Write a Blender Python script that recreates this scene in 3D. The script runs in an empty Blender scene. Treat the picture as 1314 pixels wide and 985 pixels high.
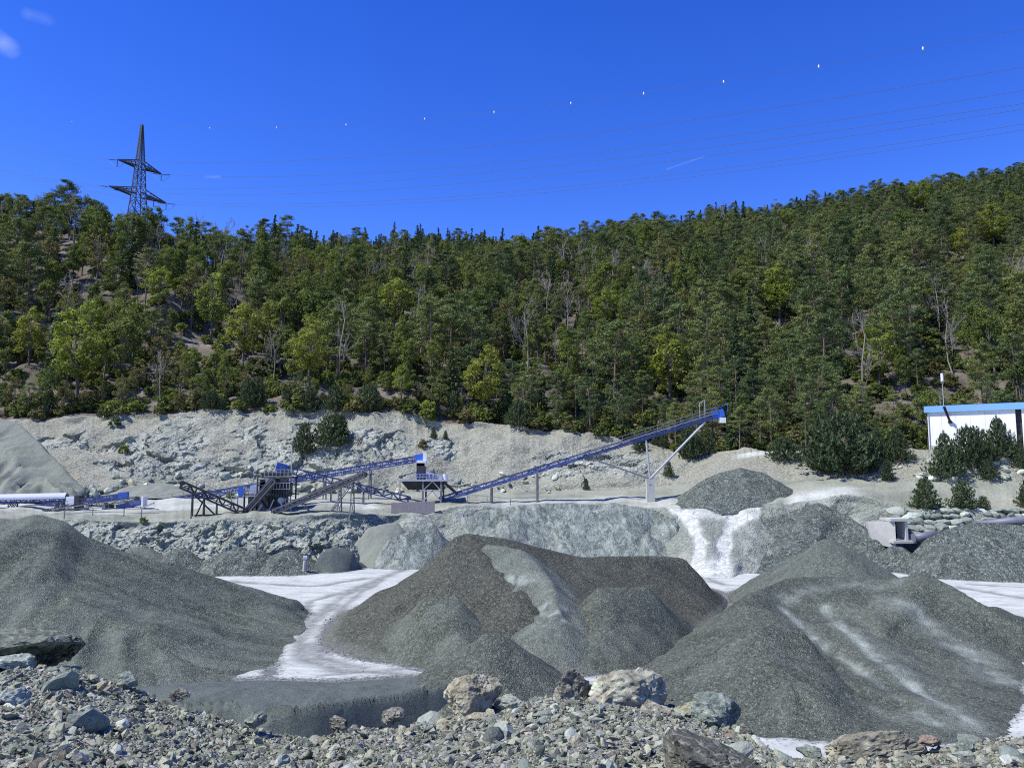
import bpy, bmesh, math, random
import numpy as np
from mathutils import Vector

# ------------------------------------------------------------------ camera, sky, sun, exposure
scene = bpy.context.scene
W, H, F, HOR = 1314.0, 985.0, 1000.0, 600.0
CXP, CYP, EYE = W / 2, H / 2, 14.0
PITCH = math.atan((HOR - CYP) / F)
cam_d = bpy.data.cameras.new("camera")
cam_d.sensor_width = 36.0
cam_d.lens = 36.0 * F / W
cam_d.clip_start, cam_d.clip_end = 0.1, 9000.0
cam = bpy.data.objects.new("camera", cam_d)
cam.location = (0, 0, EYE)
cam.rotation_euler = (math.pi / 2 + PITCH, 0, 0)
scene.collection.objects.link(cam)
scene.camera = cam

SUN_DIR = Vector((-0.66, -0.24, 1.0)).normalized()       # from the ground towards the sun
SUN_EL = math.asin(SUN_DIR.z)
world = bpy.data.worlds.new("World")
scene.world = world
world.use_nodes = True
wn, wl = world.node_tree.nodes, world.node_tree.links
wn.clear()
w_out = wn.new("ShaderNodeOutputWorld")
w_bg = wn.new("ShaderNodeBackground")
w_sky = wn.new("ShaderNodeTexSky")
w_sky.sky_type = 'NISHITA'
w_sky.sun_disc = False
w_sky.sun_elevation = SUN_EL
w_sky.sun_rotation = math.atan2(SUN_DIR.x, SUN_DIR.y)
w_sky.altitude = 1200.0
w_sky.air_density = 1.0
w_sky.dust_density = 0.0
w_sky.ozone_density = 4.0
w_hs = wn.new("ShaderNodeHueSaturation")
w_hs.inputs['Hue'].default_value = 0.527
w_hs.inputs['Saturation'].default_value = 1.325
w_hs.inputs['Value'].default_value = 1.15
w_bg.inputs['Strength'].default_value = 0.15
wl.new(w_sky.outputs[0], w_hs.inputs['Color'])
# thin wisps of cirrus and an old contrail, fixed by direction in the sky
def sky_dir(px, py):
    u = (CYP - py) / F
    v = Vector(((px - CXP) / F, math.cos(PITCH) - math.sin(PITCH) * u, math.sin(PITCH) + math.cos(PITCH) * u))
    return v.normalized()
w_tc = wn.new("ShaderNodeTexCoord")
w_noise = wn.new("ShaderNodeTexNoise")
w_noise.inputs['Scale'].default_value = 60.0
w_noise.inputs['Detail'].default_value = 4.0
wl.new(w_tc.outputs['Generated'], w_noise.inputs['Vector'])
w_last = w_hs.outputs['Color']
def wmath(op, a, b=None, c=None):
    n = wn.new("ShaderNodeMath"); n.operation = op
    for i, v in enumerate((a, b, c)):
        if v is None: continue
        if isinstance(v, (int, float)): n.inputs[i].default_value = v
        else: wl.new(v, n.inputs[i])
    return n.outputs[0]
def wvec(op, a, b):
    n = wn.new("ShaderNodeVectorMath"); n.operation = op
    wl.new(a, n.inputs[0])
    if isinstance(b, (tuple, Vector)): n.inputs[1].default_value = tuple(b)
    else: wl.new(b, n.inputs[1])
    return n
for (pa, pb, wid, stren) in (((-30, 30), (12, 62), 0.011, 0.15), ((35, 18), (62, 26), 0.007, 0.05),
                             ((856, 217), (903, 201), 0.0013, 0.06), ((264, 227), (282, 227), 0.002, 0.07)):
    A, B = sky_dir(*pa), sky_dir(*pb)
    ab = B - A
    d0 = wvec('SUBTRACT', w_tc.outputs['Generated'], A).outputs[0]
    t = wmath('DIVIDE', wvec('DOT_PRODUCT', d0, ab).outputs['Value'], ab.length_squared)
    t = wmath('MINIMUM', wmath('MAXIMUM', t, 0.0), 1.0)
    sc_ = wn.new("ShaderNodeVectorMath"); sc_.operation = 'SCALE'
    sc_.inputs[0].default_value = ab; wl.new(t, sc_.inputs['Scale'])
    dist = wvec('LENGTH', wvec('SUBTRACT', d0, sc_.outputs[0]).outputs[0], (0, 0, 0)).outputs['Value']
    m = wmath('MAXIMUM', wmath('SUBTRACT', 1.0, wmath('DIVIDE', dist, wid)), 0.0)
    m = wmath('MULTIPLY', wmath('MULTIPLY', m, wmath('POWER', w_noise.outputs[0], 1.5)), stren * 3.0)
    mx = wn.new("ShaderNodeMix"); mx.data_type = 'RGBA'
    wl.new(m, mx.inputs[0]); wl.new(w_last, mx.inputs[6]); mx.inputs[7].default_value = (5.5, 6.0, 7.0, 1)
    w_last = mx.outputs[2]
wl.new(w_last, w_bg.inputs['Color'])
wl.new(w_bg.outputs[0], w_out.inputs['Surface'])

sun_d = bpy.data.lights.new("sun", 'SUN')
sun_d.energy = 4.6
sun_d.angle = math.radians(0.53)
sun_d.color = (1.0, 0.955, 0.87)
sun = bpy.data.objects.new("sun", sun_d)
sun.rotation_euler = SUN_DIR.to_track_quat('Z', 'Y').to_euler()
scene.collection.objects.link(sun)
scene.view_settings.view_transform = 'Standard'
scene.view_settings.look = 'None'
scene.view_settings.gamma = 1.0
scene.view_settings.exposure = 0.50
scene.view_settings.use_curve_mapping = False
scene.cycles.filter_width = 1.1
scene.cycles.use_denoising = False

rng = np.random.default_rng(7)
random.seed(7)
COL = scene.collection

# ------------------------------------------------------------------ positions: photograph pixel + distance -> metres
_c, _s = math.cos(PITCH), math.sin(PITCH)
def at(px, py, Y):
    px, py, Y = np.broadcast_arrays(np.asarray(px, float), np.asarray(py, float), np.asarray(Y, float))
    u = (CYP - py) / F
    k = Y / (_c - _s * u)
    return np.stack([(px - CXP) / F * k, Y, EYE + (_s + _c * u) * k], -1)
def fl(px, py, z=0.0):
    """where the line of sight through a pixel meets the level z"""
    u = (CYP - py) / F
    k = (z - EYE) / (_s + _c * u)
    return np.array([(px - CXP) / F * k, (_c - _s * u) * k])
def proj(P):
    P = np.asarray(P, float)
    y, z = P[..., 1], P[..., 2] - EYE
    d = _c * y + _s * z
    u = (-_s * y + _c * z) / d
    return CXP + F * P[..., 0] / d, CYP - F * u

# ------------------------------------------------------------------ noise
def _hash(ix, iy, iz, seed):
    h = (ix.astype(np.int64) * 374761393 + iy.astype(np.int64) * 668265263 + iz.astype(np.int64) * 2147483647 + seed * 1274126177) & 0xFFFFFFFF
    h = ((h ^ (h >> 13)) * 1274126177) & 0xFFFFFFFF
    h = ((h ^ (h >> 16)) * 2246822519) & 0xFFFFFFFF
    return ((h ^ (h >> 15)) & 0xFFFFFF) / float(0x1000000)
def vnoise(p, seed=0):
    p = np.asarray(p, float)
    i = np.floor(p); f = p - i
    f = f * f * f * (f * (f * 6 - 15) + 10)
    i = i.astype(np.int64)
    r = 0
    for dx in (0, 1):
        for dy in (0, 1):
            for dz in (0, 1):
                w = (f[..., 0] if dx else 1 - f[..., 0]) * (f[..., 1] if dy else 1 - f[..., 1]) * (f[..., 2] if dz else 1 - f[..., 2])
                r = r + w * _hash(i[..., 0] + dx, i[..., 1] + dy, i[..., 2] + dz, seed)
    return r * 2 - 1
def fbm(p, oct=4, seed=0, gain=0.5):
    p = np.asarray(p, float); a, r = 1.0, 0
    for k in range(oct):
        r = r + a * vnoise(p * 2 ** k + 17.3 * k, seed + k); a *= gain
    return r
def facets(p, seed=0, tilt=0.8):
    """broken-stone noise: every cell is a tilted plane"""
    p = np.asarray(p, float)
    i = np.floor(p).astype(np.int64); best = np.full(p.shape[:-1], 1e9); val = np.zeros(p.shape[:-1])
    for dx in (-1, 0, 1):
        for dy in (-1, 0, 1):
            for dz in (-1, 0, 1):
                c = [i[..., 0] + dx, i[..., 1] + dy, i[..., 2] + dz]
                o = [c[k] + _hash(c[0], c[1], c[2], seed + k) for k in range(3)]
                d = [p[..., k] - o[k] for k in range(3)]
                dd = d[0] ** 2 + d[1] ** 2 + d[2] ** 2
                g = [(_hash(c[0], c[1], c[2], seed + 7 + k) - 0.5) * 2 * tilt for k in range(3)]
                h = _hash(c[0], c[1], c[2], seed + 20) * 1.2 - 0.6 + d[0] * g[0] + d[1] * g[1] + d[2] * g[2]
                m = dd < best
                best = np.where(m, dd, best); val = np.where(m, h, val)
    return val
def v3(x, y, z=0.0):
    x, y, z = np.broadcast_arrays(np.asarray(x, float), np.asarray(y, float), np.asarray(z, float))
    return np.stack([x, y, z], -1)
def sstep(a, b, x):
    t = np.clip((np.asarray(x, float) - a) / (b - a), 0, 1)
    return t * t * (3 - 2 * t)

# ------------------------------------------------------------------ objects
def tag(o, label=None, cat=None, group=None, kind=None):
    if label: o["label"] = label
    if cat: o["category"] = cat
    if group: o["group"] = group
    if kind: o["kind"] = kind
    return o
def link(name, me, parent=None, loc=None):
    o = bpy.data.objects.new(name, me)
    COL.objects.link(o)
    if parent is not None: o.parent = parent
    if loc is not None: o.location = loc
    return o
def empty(name, loc=(0, 0, 0), rz=0.0):
    o = bpy.data.objects.new(name, None)
    o.location = [float(v) for v in loc]; o.rotation_euler = (0, 0, rz); o.empty_display_size = 0.5
    COL.objects.link(o)
    return o
def np_mesh(name, V, Q, mats=(), smooth=True, attrs=None, mat_idx=None):
    V = np.ascontiguousarray(V, dtype=np.float32).reshape(-1, 3)
    Q = np.ascontiguousarray(Q, dtype=np.int32)
    k = Q.shape[1]
    me = bpy.data.meshes.new(name)
    me.vertices.add(len(V)); me.vertices.foreach_set("co", V.ravel())
    me.loops.add(Q.size); me.loops.foreach_set("vertex_index", Q.ravel())
    me.polygons.add(len(Q))
    me.polygons.foreach_set("loop_start", np.arange(0, Q.size, k, dtype=np.int32))
    me.polygons.foreach_set("use_smooth", np.full(len(Q), smooth, dtype=bool))
    for m in mats: me.materials.append(m)
    if mat_idx is not None: me.polygons.foreach_set("material_index", np.asarray(mat_idx, dtype=np.int32))
    me.update(calc_edges=True)
    if attrs:
        for n, a in attrs.items():
            at_ = me.attributes.new(n, 'FLOAT', 'POINT')
            at_.data.foreach_set("value", np.ascontiguousarray(a, dtype=np.float32).ravel())
    return me
def grid_faces(nr, nc):
    i = np.arange(nr * nc).reshape(nr, nc)
    return np.stack([i[:-1, :-1], i[:-1, 1:], i[1:, 1:], i[1:, :-1]], -1).reshape(-1, 4)

class MB:
    """collects boxes, bars and tubes into one mesh"""
    def __init__(self): self.v, self.f = [], []
    def add(self, vs, fs):
        b = len(self.v); self.v += [tuple(map(float, q)) for q in vs]; self.f += [tuple(b + i for i in q) for q in fs]
        return self
    def box(self, c, sx, sy, sz, rz=0.0):
        cs, sn = math.cos(rz), math.sin(rz); vs = []
        for z in (-.5, .5):
            for x, y in ((-.5, -.5), (.5, -.5), (.5, .5), (-.5, .5)):
                X, Y = x * sx, y * sy
                vs.append((c[0] + X * cs - Y * sn, c[1] + X * sn + Y * cs, c[2] + z * sz))
        return self.add(vs, [(3, 2, 1, 0), (4, 5, 6, 7), (0, 1, 5, 4), (1, 2, 6, 5), (2, 3, 7, 6), (3, 0, 4, 7)])
    def bar(self, p, q, w, h=None, up=(0, 0, 1)):
        p, q, up = Vector(p), Vector(q), Vector(up); h = h or w
        a = (q - p).normalized()
        s = a.cross(up)
        if s.length < 1e-4: s = a.cross(Vector((1, 0, 0)))
        s.normalize(); n = s.cross(a)
        vs = []
        for e in (p, q):
            for i, j in ((-1, -1), (1, -1), (1, 1), (-1, 1)):
                vs.append(e + s * (i * w / 2) + n * (j * h / 2))
        return self.add(vs, [(3, 2, 1, 0), (4, 5, 6, 7), (0, 1, 5, 4), (1, 2, 6, 5), (2, 3, 7, 6), (3, 0, 4, 7)])
    def tube(self, pts, r, n=8, cap=True):
        pts = [Vector(p) for p in pts]; rs = r if hasattr(r, '__len__') else [r] * len(pts); vs, fs = [], []
        ref = None
        for k, p in enumerate(pts):
            a = (pts[min(k + 1, len(pts) - 1)] - pts[max(k - 1, 0)]).normalized()
            s = a.cross(Vector((0, 0, 1))) if ref is None else ref - a * ref.dot(a)
            if s.length < 1e-3: s = a.cross(Vector((1, 0, 0)))
            s.normalize(); ref = s; u = s.cross(a)
            for i in range(n):
                t = 2 * math.pi * i / n
                vs.append(p + (s * math.cos(t) + u * math.sin(t)) * rs[k])
        for k in range(len(pts) - 1):
            for i in range(n):
                j = (i + 1) % n
                fs.append((k * n + i, k * n + j, (k + 1) * n + j, (k + 1) * n + i))
        if cap:
            fs.append(tuple(reversed(range(n)))); fs.append(tuple((len(pts) - 1) * n + i for i in range(n)))
        return self.add(vs, fs)
    def prism(self, poly, z0, z1):
        n = len(poly)
        vs = [(x, y, z0) for x, y in poly] + [(x, y, z1) for x, y in poly]
        return self.add(vs, [tuple(reversed(range(n))), tuple(range(n, 2 * n))] + [(i, (i + 1) % n, n + (i + 1) % n, n + i) for i in range(n)])
    def mesh(self, name, mat, smooth=False):
        me = bpy.data.meshes.new(name)
        me.from_pydata(self.v, [], self.f)
        bm = bmesh.new(); bm.from_mesh(me); bmesh.ops.recalc_face_normals(bm, faces=bm.faces); bm.to_mesh(me); bm.free()
        me.materials.append(mat)
        if smooth: me.polygons.foreach_set("use_smooth", [True] * len(me.polygons))
        me.update()
        return me
    def build(self, name, mat, parent=None, smooth=False):
        o = link(name, self.mesh(name, mat, smooth), parent)
        if parent is not None: o.matrix_parent_inverse = Matrix_inv(parent)
        return o
def Matrix_inv(p):
    from mathutils import Matrix
    return (Matrix.Translation(p.location) @ p.rotation_euler.to_matrix().to_4x4() @ Matrix.Diagonal(list(p.scale) + [1.0])).inverted()

# ------------------------------------------------------------------ materials
class NT:
    def __init__(self, name):
        self.m = bpy.data.materials.new(name); self.m.use_nodes = True
        self.n, self.l = self.m.node_tree.nodes, self.m.node_tree.links
        self.b = self.n.get("Principled BSDF"); self.out = self.n.get("Material Output")
        self.geo = self.n.new("ShaderNodeNewGeometry"); self.tc = self.n.new("ShaderNodeTexCoord")
        self.pos = self.geo.outputs['Position']; self.objc = self.tc.outputs['Object']
        self.b.inputs['Roughness'].default_value = 0.85
        self.b.inputs['Specular IOR Level'].default_value = 0.25
    def put(self, sock, v):
        if v is None: return
        if hasattr(v, 'is_linked') or isinstance(v, bpy.types.NodeSocket): self.l.new(v, sock)
        elif isinstance(v, (tuple, list)) and sock.type == 'RGBA': sock.default_value = (*v[:3], 1)
        else: sock.default_value = v
    def math(self, op, a, b=None, clamp=False):
        n = self.n.new("ShaderNodeMath"); n.operation = op; n.use_clamp = clamp
        self.put(n.inputs[0], a); self.put(n.inputs[1], b)
        return n.outputs[0]
    def noise(self, scale, detail=4, rough=0.55, vec=None, dist=0.0):
        n = self.n.new("ShaderNodeTexNoise")
        self.put(n.inputs['Vector'], self.pos if vec is None else vec)
        n.inputs['Scale'].default_value = scale; n.inputs['Detail'].default_value = detail
        n.inputs['Roughness'].default_value = rough; n.inputs['Distortion'].default_value = dist
        return n.outputs[0]
    def voro(self, scale, vec=None, feature='F1', rnd=1.0):
        n = self.n.new("ShaderNodeTexVoronoi"); n.feature = feature
        self.put(n.inputs['Vector'], self.pos if vec is None else vec)
        n.inputs['Scale'].default_value = scale; n.inputs['Randomness'].default_value = rnd
        return n
    def ramp(self, fac, stops, interp='LINEAR'):
        n = self.n.new("ShaderNodeValToRGB"); n.color_ramp.interpolation = interp
        e = n.color_ramp.elements
        while len(e) < len(stops): e.new(0.5)
        for k, (p, c) in enumerate(stops):
            e[k].position = p; e[k].color = (*c, 1) if isinstance(c, (tuple, list)) else (c, c, c, 1)
        self.put(n.inputs[0], fac)
        return n.outputs[0]
    def mix(self, fac, a, b, mode='MIX'):
        n = self.n.new("ShaderNodeMix"); n.data_type = 'RGBA'; n.blend_type = mode
        self.put(n.inputs[0], fac); self.put(n.inputs[6], a); self.put(n.inputs[7], b)
        return n.outputs[2]
    def attr(self, name):
        n = self.n.new("ShaderNodeAttribute"); n.attribute_name = name
        return n.outputs['Fac']
    def rnd(self):
        return self.n.new("ShaderNodeObjectInfo").outputs['Random']
    def ocol(self):
        return self.n.new("ShaderNodeObjectInfo").outputs['Color']
    def sep(self, v):
        n = self.n.new("ShaderNodeSeparateXYZ"); self.put(n.inputs[0], v); return n.outputs
    def comb(self, x, y, z=0.0):
        n = self.n.new("ShaderNodeCombineXYZ")
        for k, v in enumerate((x, y, z)): self.put(n.inputs[k], v)
        return n.outputs[0]
    def scaled(self, v, s):
        n = self.n.new("ShaderNodeMapping"); self.put(n.inputs['Vector'], v); n.inputs['Scale'].default_value = s
        return n.outputs[0]
    def rotated(self, v, r, s=(1, 1, 1)):
        n = self.n.new("ShaderNodeMapping"); self.put(n.inputs['Vector'], v)
        n.inputs['Rotation'].default_value = r; n.inputs['Scale'].default_value = s
        return n.outputs[0]
    def bump(self, h, strength=0.5, dist=0.1, nrm=None):
        n = self.n.new("ShaderNodeBump"); n.inputs['Strength'].default_value = strength; n.inputs['Distance'].default_value = dist
        self.put(n.inputs['Height'], h)
        if nrm is not None: self.put(n.inputs['Normal'], nrm)
        self.l.new(n.outputs[0], self.b.inputs['Normal'])
        return n.outputs[0]
    def col(self, c): self.put(self.b.inputs['Base Color'], c)
    def set(self, **k):
        for a, v in k.items(): self.put(self.b.inputs[a.replace('_', ' ')], v)
        return self

def warm(c, k=1.0, b=0.90): return (c[0] * 0.97 * k, c[1] * 1.045 * k, c[2] * b * k)
def gravel_mat(name, dark, mid, light, grain, dust=(0.42, 0.44, 0.45), dust_amt=0.0, tint=(0.15, 0.13, 0.10), tint_amt=0.35, fw=0.5, streak=0.35, diag=0.0):
    t = NT(name); dark, mid, light, dust = [(c[0] * .955 * k, c[1] * 1.035 * k, c[2] * .875 * k) for c, k in ((dark, .92), (mid, 1.12), (light, 1.10), (dust, 1.0))]
    v1 = t.voro(1.0 / (grain * 0.85))
    v2 = t.voro(1.0 / (grain * 2.3))
    g = t.math('ADD', t.math('MULTIPLY', t.sep(v1.outputs['Color'])[0], 0.65), t.math('MULTIPLY', t.sep(v2.outputs['Color'])[1], 0.35))
    col = t.ramp(g, [(0.15, dark), (0.42, mid), (0.66, mid), (0.86, light)])
    col = t.mix(t.math('MULTIPLY', t.ramp(t.noise(0.16, 4), [(0.4, 0.0), (0.65, 1.0)]), tint_amt), col, t.mix(1.0, col, tuple(min(1, c * 8) for c in tint), 'MULTIPLY'))
    # streaks of fines running down the slope, and fines lying on the surface
    st = t.noise(1.0, 5, 0.6, t.comb(t.math('MULTIPLY', t.attr("w"), fw), t.math('MULTIPLY', t.attr("t"), 1.6), t.math('MULTIPLY', t.noise(0.07, 2), 2.0)))
    stm = t.ramp(st, [(0.42, 0.0), (0.68, 1.0)])
    col = t.mix(t.math('MULTIPLY', stm, streak), col, t.mix(0.6, col, light))
    std = t.ramp(st, [(0.30, 1.0), (0.46, 0.0)])
    col = t.mix(t.math('MULTIPLY', std, streak), col, t.mix(0.55, col, dark))
    du = t.math('ADD', t.attr("dust"), t.math('MULTIPLY', stm, dust_amt))
    if diag:
        dg = t.noise(0.9, 8, 0.68, t.rotated(t.pos, (0.0, 0.75, 0.25), (1.0, 0.6, 0.22)), 1.1)
        du = t.math('ADD', t.attr('dust'), t.math('MULTIPLY', t.ramp(dg, [(0.42, 0.0), (0.66, 1.0)]), diag))
    brk = t.ramp(t.noise(1.3, 6, 0.7), [(0.3, 0.25), (0.62, 1.0)])
    du = t.math('MULTIPLY', du, brk, clamp=True)
    fine = t.math('MULTIPLY', t.math('SUBTRACT', t.noise(4.5, 8, 0.85), 0.5), 1.5)
    du = t.math('MULTIPLY', du, t.math('ADD', t.math('MULTIPLY', fine, 1.6), 0.95), clamp=True)
    col = t.mix(du, col, t.mix(t.noise(3.0, 5, 0.7), tuple(c * 0.8 for c in dust), dust))
    t.col(col)
    t.set(Roughness=0.9)
    hgt = t.math('ADD', t.math('MULTIPLY', v1.outputs['Distance'], -grain), t.math('MULTIPLY', t.noise(0.9, 5, 0.65), 0.25))
    t.bump(hgt, 0.8, 1.0)
    return t.m

M = {}
M['gravel_brown'] = gravel_mat("brown_gravel", (0.0218, 0.0218, 0.0203), (0.0585, 0.0585, 0.0538), (0.1441, 0.1424, 0.131), 0.085, tint=(0.132, 0.122, 0.108), tint_amt=0.3)
M['gravel_mid'] = gravel_mat("mid_grey_gravel", (0.036, 0.039, 0.037), (0.079, 0.084, 0.079), (0.165, 0.172, 0.163), 0.08, dust_amt=0.12)
M['gravel_olive'] = gravel_mat("olive_gravel", (0.0264, 0.0288, 0.0272), (0.0656, 0.0704, 0.0664), (0.1568, 0.164, 0.1541), 0.08, dust_amt=0.05, tint=(0.132, 0.125, 0.112))
M['gravel_grey'] = gravel_mat("grey_gravel", (0.048, 0.053, 0.052), (0.094, 0.101, 0.097), (0.185, 0.195, 0.188), 0.08, dust_amt=0.15)
M['gravel_blue'] = gravel_mat("blue_grey_gravel", (0.0256, 0.0294, 0.0313), (0.0736, 0.0818, 0.0846), (0.2149, 0.2292, 0.2317), 0.17, dust_amt=0.02)
M['gravel_left'] = gravel_mat("striped_gravel", (0.0328, 0.0374, 0.0359), (0.0754, 0.0833, 0.0787), (0.169, 0.18, 0.1693), 0.085, dust_amt=0.10, fw=0.55, streak=0.6)
M['gravel_dusty'] = gravel_mat("dusty_gravel", (0.055, 0.062, 0.066), (0.105, 0.116, 0.122), (0.22, 0.235, 0.24), 0.14, dust=(0.50, 0.52, 0.54), diag=0.9, fw=0.55, streak=0.3)
M['fines_dark'] = gravel_mat("dark_fines", (0.0504, 0.0576, 0.0634), (0.0864, 0.0972, 0.108), (0.1224, 0.1332, 0.144), 0.04, dust_amt=0.10)
M['sand_green'] = gravel_mat("green_grey_sand", (0.17, 0.172, 0.165), (0.195, 0.197, 0.188), (0.24, 0.242, 0.23), 0.06, dust_amt=0.10, fw=0.5, tint_amt=0.1, streak=0.5)

def floor_mat():
    t = NT("white_dust_ground")
    warp = t.noise(0.05, 3)
    tr = t.noise(1.0, 6, 0.62, t.rotated(t.pos, (0, 0, 0.5), (0.22, 0.8, 0.2)), 1.2)
    pa = t.noise(0.09, 5, 0.6)
    col = t.ramp(tr, [(0.30, (0.30, 0.325, 0.295)), (0.5, (0.43, 0.46, 0.415)), (0.70, (0.53, 0.565, 0.505))])
    col = t.mix(t.ramp(pa, [(0.50, 0.0), (0.70, 0.6)]), col, t.ramp(t.noise(2.2, 6, 0.75), [(0.35, (0.25, 0.255, 0.24)), (0.65, (0.50, 0.505, 0.47))]))
    rut = t.attr("rut")
    col = t.mix(t.math('MULTIPLY', rut, t.ramp(t.noise(1.6, 5, 0.7), [(0.3, 0.6), (0.6, 1.15)]), clamp=True), col, (0.13, 0.137, 0.127))
    sg = t.math('ADD', t.attr('spill'), t.math('MULTIPLY', t.math('SUBTRACT', t.noise(2.5, 6, 0.8), 0.5), 1.3))
    gcol = t.ramp(t.sep(t.voro(11.0).outputs['Color'])[0], [(0.15, (0.035, 0.038, 0.037)), (0.5, (0.09, 0.096, 0.092)), (0.9, (0.2, 0.21, 0.2))])
    col = t.mix(t.ramp(sg, [(0.30, 0.0), (0.52, 0.92)]), col, gcol)
    sp = t.sep(t.voro(6.0).outputs['Color'])[0]
    col = t.mix(t.ramp(sp, [(0.9, 0.0), (0.97, 0.6)]), col, (0.24, 0.25, 0.26))
    t.col(col); t.set(Roughness=0.95)
    t.bump(t.math('ADD', t.math('MULTIPLY', tr, 0.10), t.math('MULTIPLY', t.noise(5, 5, 0.7), 0.05)), 0.6, 1.0)
    return t.m
M['floor'] = floor_mat()

def rock_mat(name, pale, grey, green, beige, scree):
    t = NT(name)
    p = t.rotated(t.pos, (0.3, 0.25, 0.4), (1, 1, 1.7))
    n1 = t.noise(0.22, 6, 0.62, p, 0.5)
    cell = t.sep(t.voro(1.6, p).outputs['Color'])[0]
    n2 = t.noise(1.9, 7, 0.72, p, 0.4)
    col = t.ramp(n1, [(0.30, green), (0.46, grey), (0.60, pale), (0.75, beige)])
    col = t.mix(t.math('MULTIPLY', t.ramp(cell, [(0.25, 1.0), (0.75, 0.0)]), 0.22), col, tuple(c * 0.55 for c in grey))
    col = t.mix(t.ramp(n2, [(0.52, 0.0), (0.72, 0.75)]), col, pale)
    col = t.mix(t.ramp(n2, [(0.28, 0.55), (0.42, 0.0)]), col, tuple(c * 0.45 for c in grey))
    ed = t.voro(0.9, p, 'DISTANCE_TO_EDGE').outputs['Distance']
    col = t.mix(t.ramp(ed, [(0.0, 0.55), (0.035, 0.0)]), col, tuple(c * 0.3 for c in grey))
    bed = t.noise(0.8, 7, 0.7, t.rotated(t.pos, (0.35, -0.45, 0.2), (0.25, 0.6, 2.2)), 0.8)
    col = t.mix(t.ramp(bed, [(0.34, 0.5), (0.44, 0.0)]), col, tuple(c * 0.55 for c in green))
    col = t.mix(t.ramp(bed, [(0.58, 0.0), (0.68, 0.5)]), col, tuple(min(1, c * 1.1) for c in pale))
    rust = t.ramp(t.noise(0.35, 5, 0.6), [(0.60, 0.0), (0.74, 0.55)])
    col = t.mix(rust, col, (0.34, 0.25, 0.18))
    sc = t.attr("scree")
    gv = t.sep(t.voro(4.5).outputs['Color'])[0]
    scol = t.ramp(gv, [(0.1, tuple(c * 0.7 for c in scree)), (0.6, tuple(c * .95 for c in scree)), (0.95, tuple(min(1, c * 1.22) for c in scree))])
    scol = t.mix(t.ramp(t.noise(0.3, 5, 0.6), [(0.4, 0.0), (0.7, 0.5)]), scol, tuple(c * 1.35 for c in scree))
    col = t.mix(t.math('MULTIPLY', sc, t.ramp(t.noise(0.8, 5, 0.7), [(0.25, 0.55), (0.5, 1.0)]), clamp=True), col, scol)
    dn = t.math('MULTIPLY', t.attr("dust"), t.ramp(t.noise(0.5, 6, 0.7), [(0.3, 0.6), (0.55, 1.0)]), clamp=True)
    col = t.mix(dn, col, t.ramp(t.noise(2.0, 5, 0.7), [(0.32, (0.36, 0.38, 0.345)), (0.52, (0.47, 0.495, 0.45)), (0.7, (0.56, 0.59, 0.535))]))
    t.col(col); t.set(Roughness=0.9)
    rh = t.math('ADD', t.math('ADD', t.math('MULTIPLY', n2, 0.6), t.math('MULTIPLY', cell, 0.16)), t.math('MULTIPLY', t.ramp(ed, [(0.0, 0.0), (0.06, 1.0)]), 0.12))
    rh = t.math('MULTIPLY', rh, t.math('SUBTRACT', 1.0, t.math('MULTIPLY', dn, 0.93)))
    t.bump(t.math('ADD', rh, t.math('MULTIPLY', t.noise(1.1, 6, 0.7), 0.10)), 1.0, 1.0)
    return t.m
M['rock'] = rock_mat("pale_rock", (0.54, 0.57, 0.475), (0.345, 0.37, 0.305), (0.25, 0.295, 0.245), (0.46, 0.43, 0.325), (0.325, 0.33, 0.255))
M['rock_low'] = rock_mat("green_white_rock", (0.57, 0.605, 0.49), (0.375, 0.415, 0.33), (0.285, 0.335, 0.265), (0.445, 0.45, 0.34), (0.275, 0.305, 0.25))

def bench_mat():
    t = NT("bench_gravel")
    n = t.noise(0.12, 6, 0.6)
    gv = t.sep(t.voro(4.0).outputs['Color'])[0]
    col = t.ramp(n, [(0.35, (0.195, 0.215, 0.16)), (0.5, (0.27, 0.29, 0.22)), (0.7, (0.335, 0.345, 0.265))])
    col = t.mix(t.ramp(gv, [(0.1, 0.35), (0.5, 0.0)]), col, (0.14, 0.14, 0.13))
    dn = t.math('MULTIPLY', t.attr("dust"), t.ramp(t.noise(0.7, 6, 0.7, t.scaled(t.pos, (0.3, 1, 1))), [(0.3, 0.35), (0.55, 1.0)]), clamp=True)
    col = t.mix(dn, col, t.ramp(t.noise(1.2, 5, 0.7), [(0.3, (0.42, 0.45, 0.405)), (0.7, (0.58, 0.61, 0.55))]))
    t.col(col); t.bump(t.noise(1.5, 7, 0.75), 0.7, 0.5)
    return t.m
M['bench'] = bench_mat()
def soil_mat():
    t = NT("forest_floor")
    col = t.ramp(t.noise(0.09, 6, 0.65), [(0.3, (0.075, 0.068, 0.045)), (0.48, (0.14, 0.118, 0.095)), (0.62, (0.20, 0.172, 0.145)), (0.75, (0.27, 0.245, 0.22))])
    col = t.mix(t.ramp(t.noise(0.7, 6, 0.7), [(0.48, 0.0), (0.62, 0.7)]), col, (0.055, 0.07, 0.03))
    t.col(col); t.bump(t.noise(0.9, 7, 0.75), 0.9, 0.8)
    return t.m
M['soil'] = soil_mat()
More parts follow.
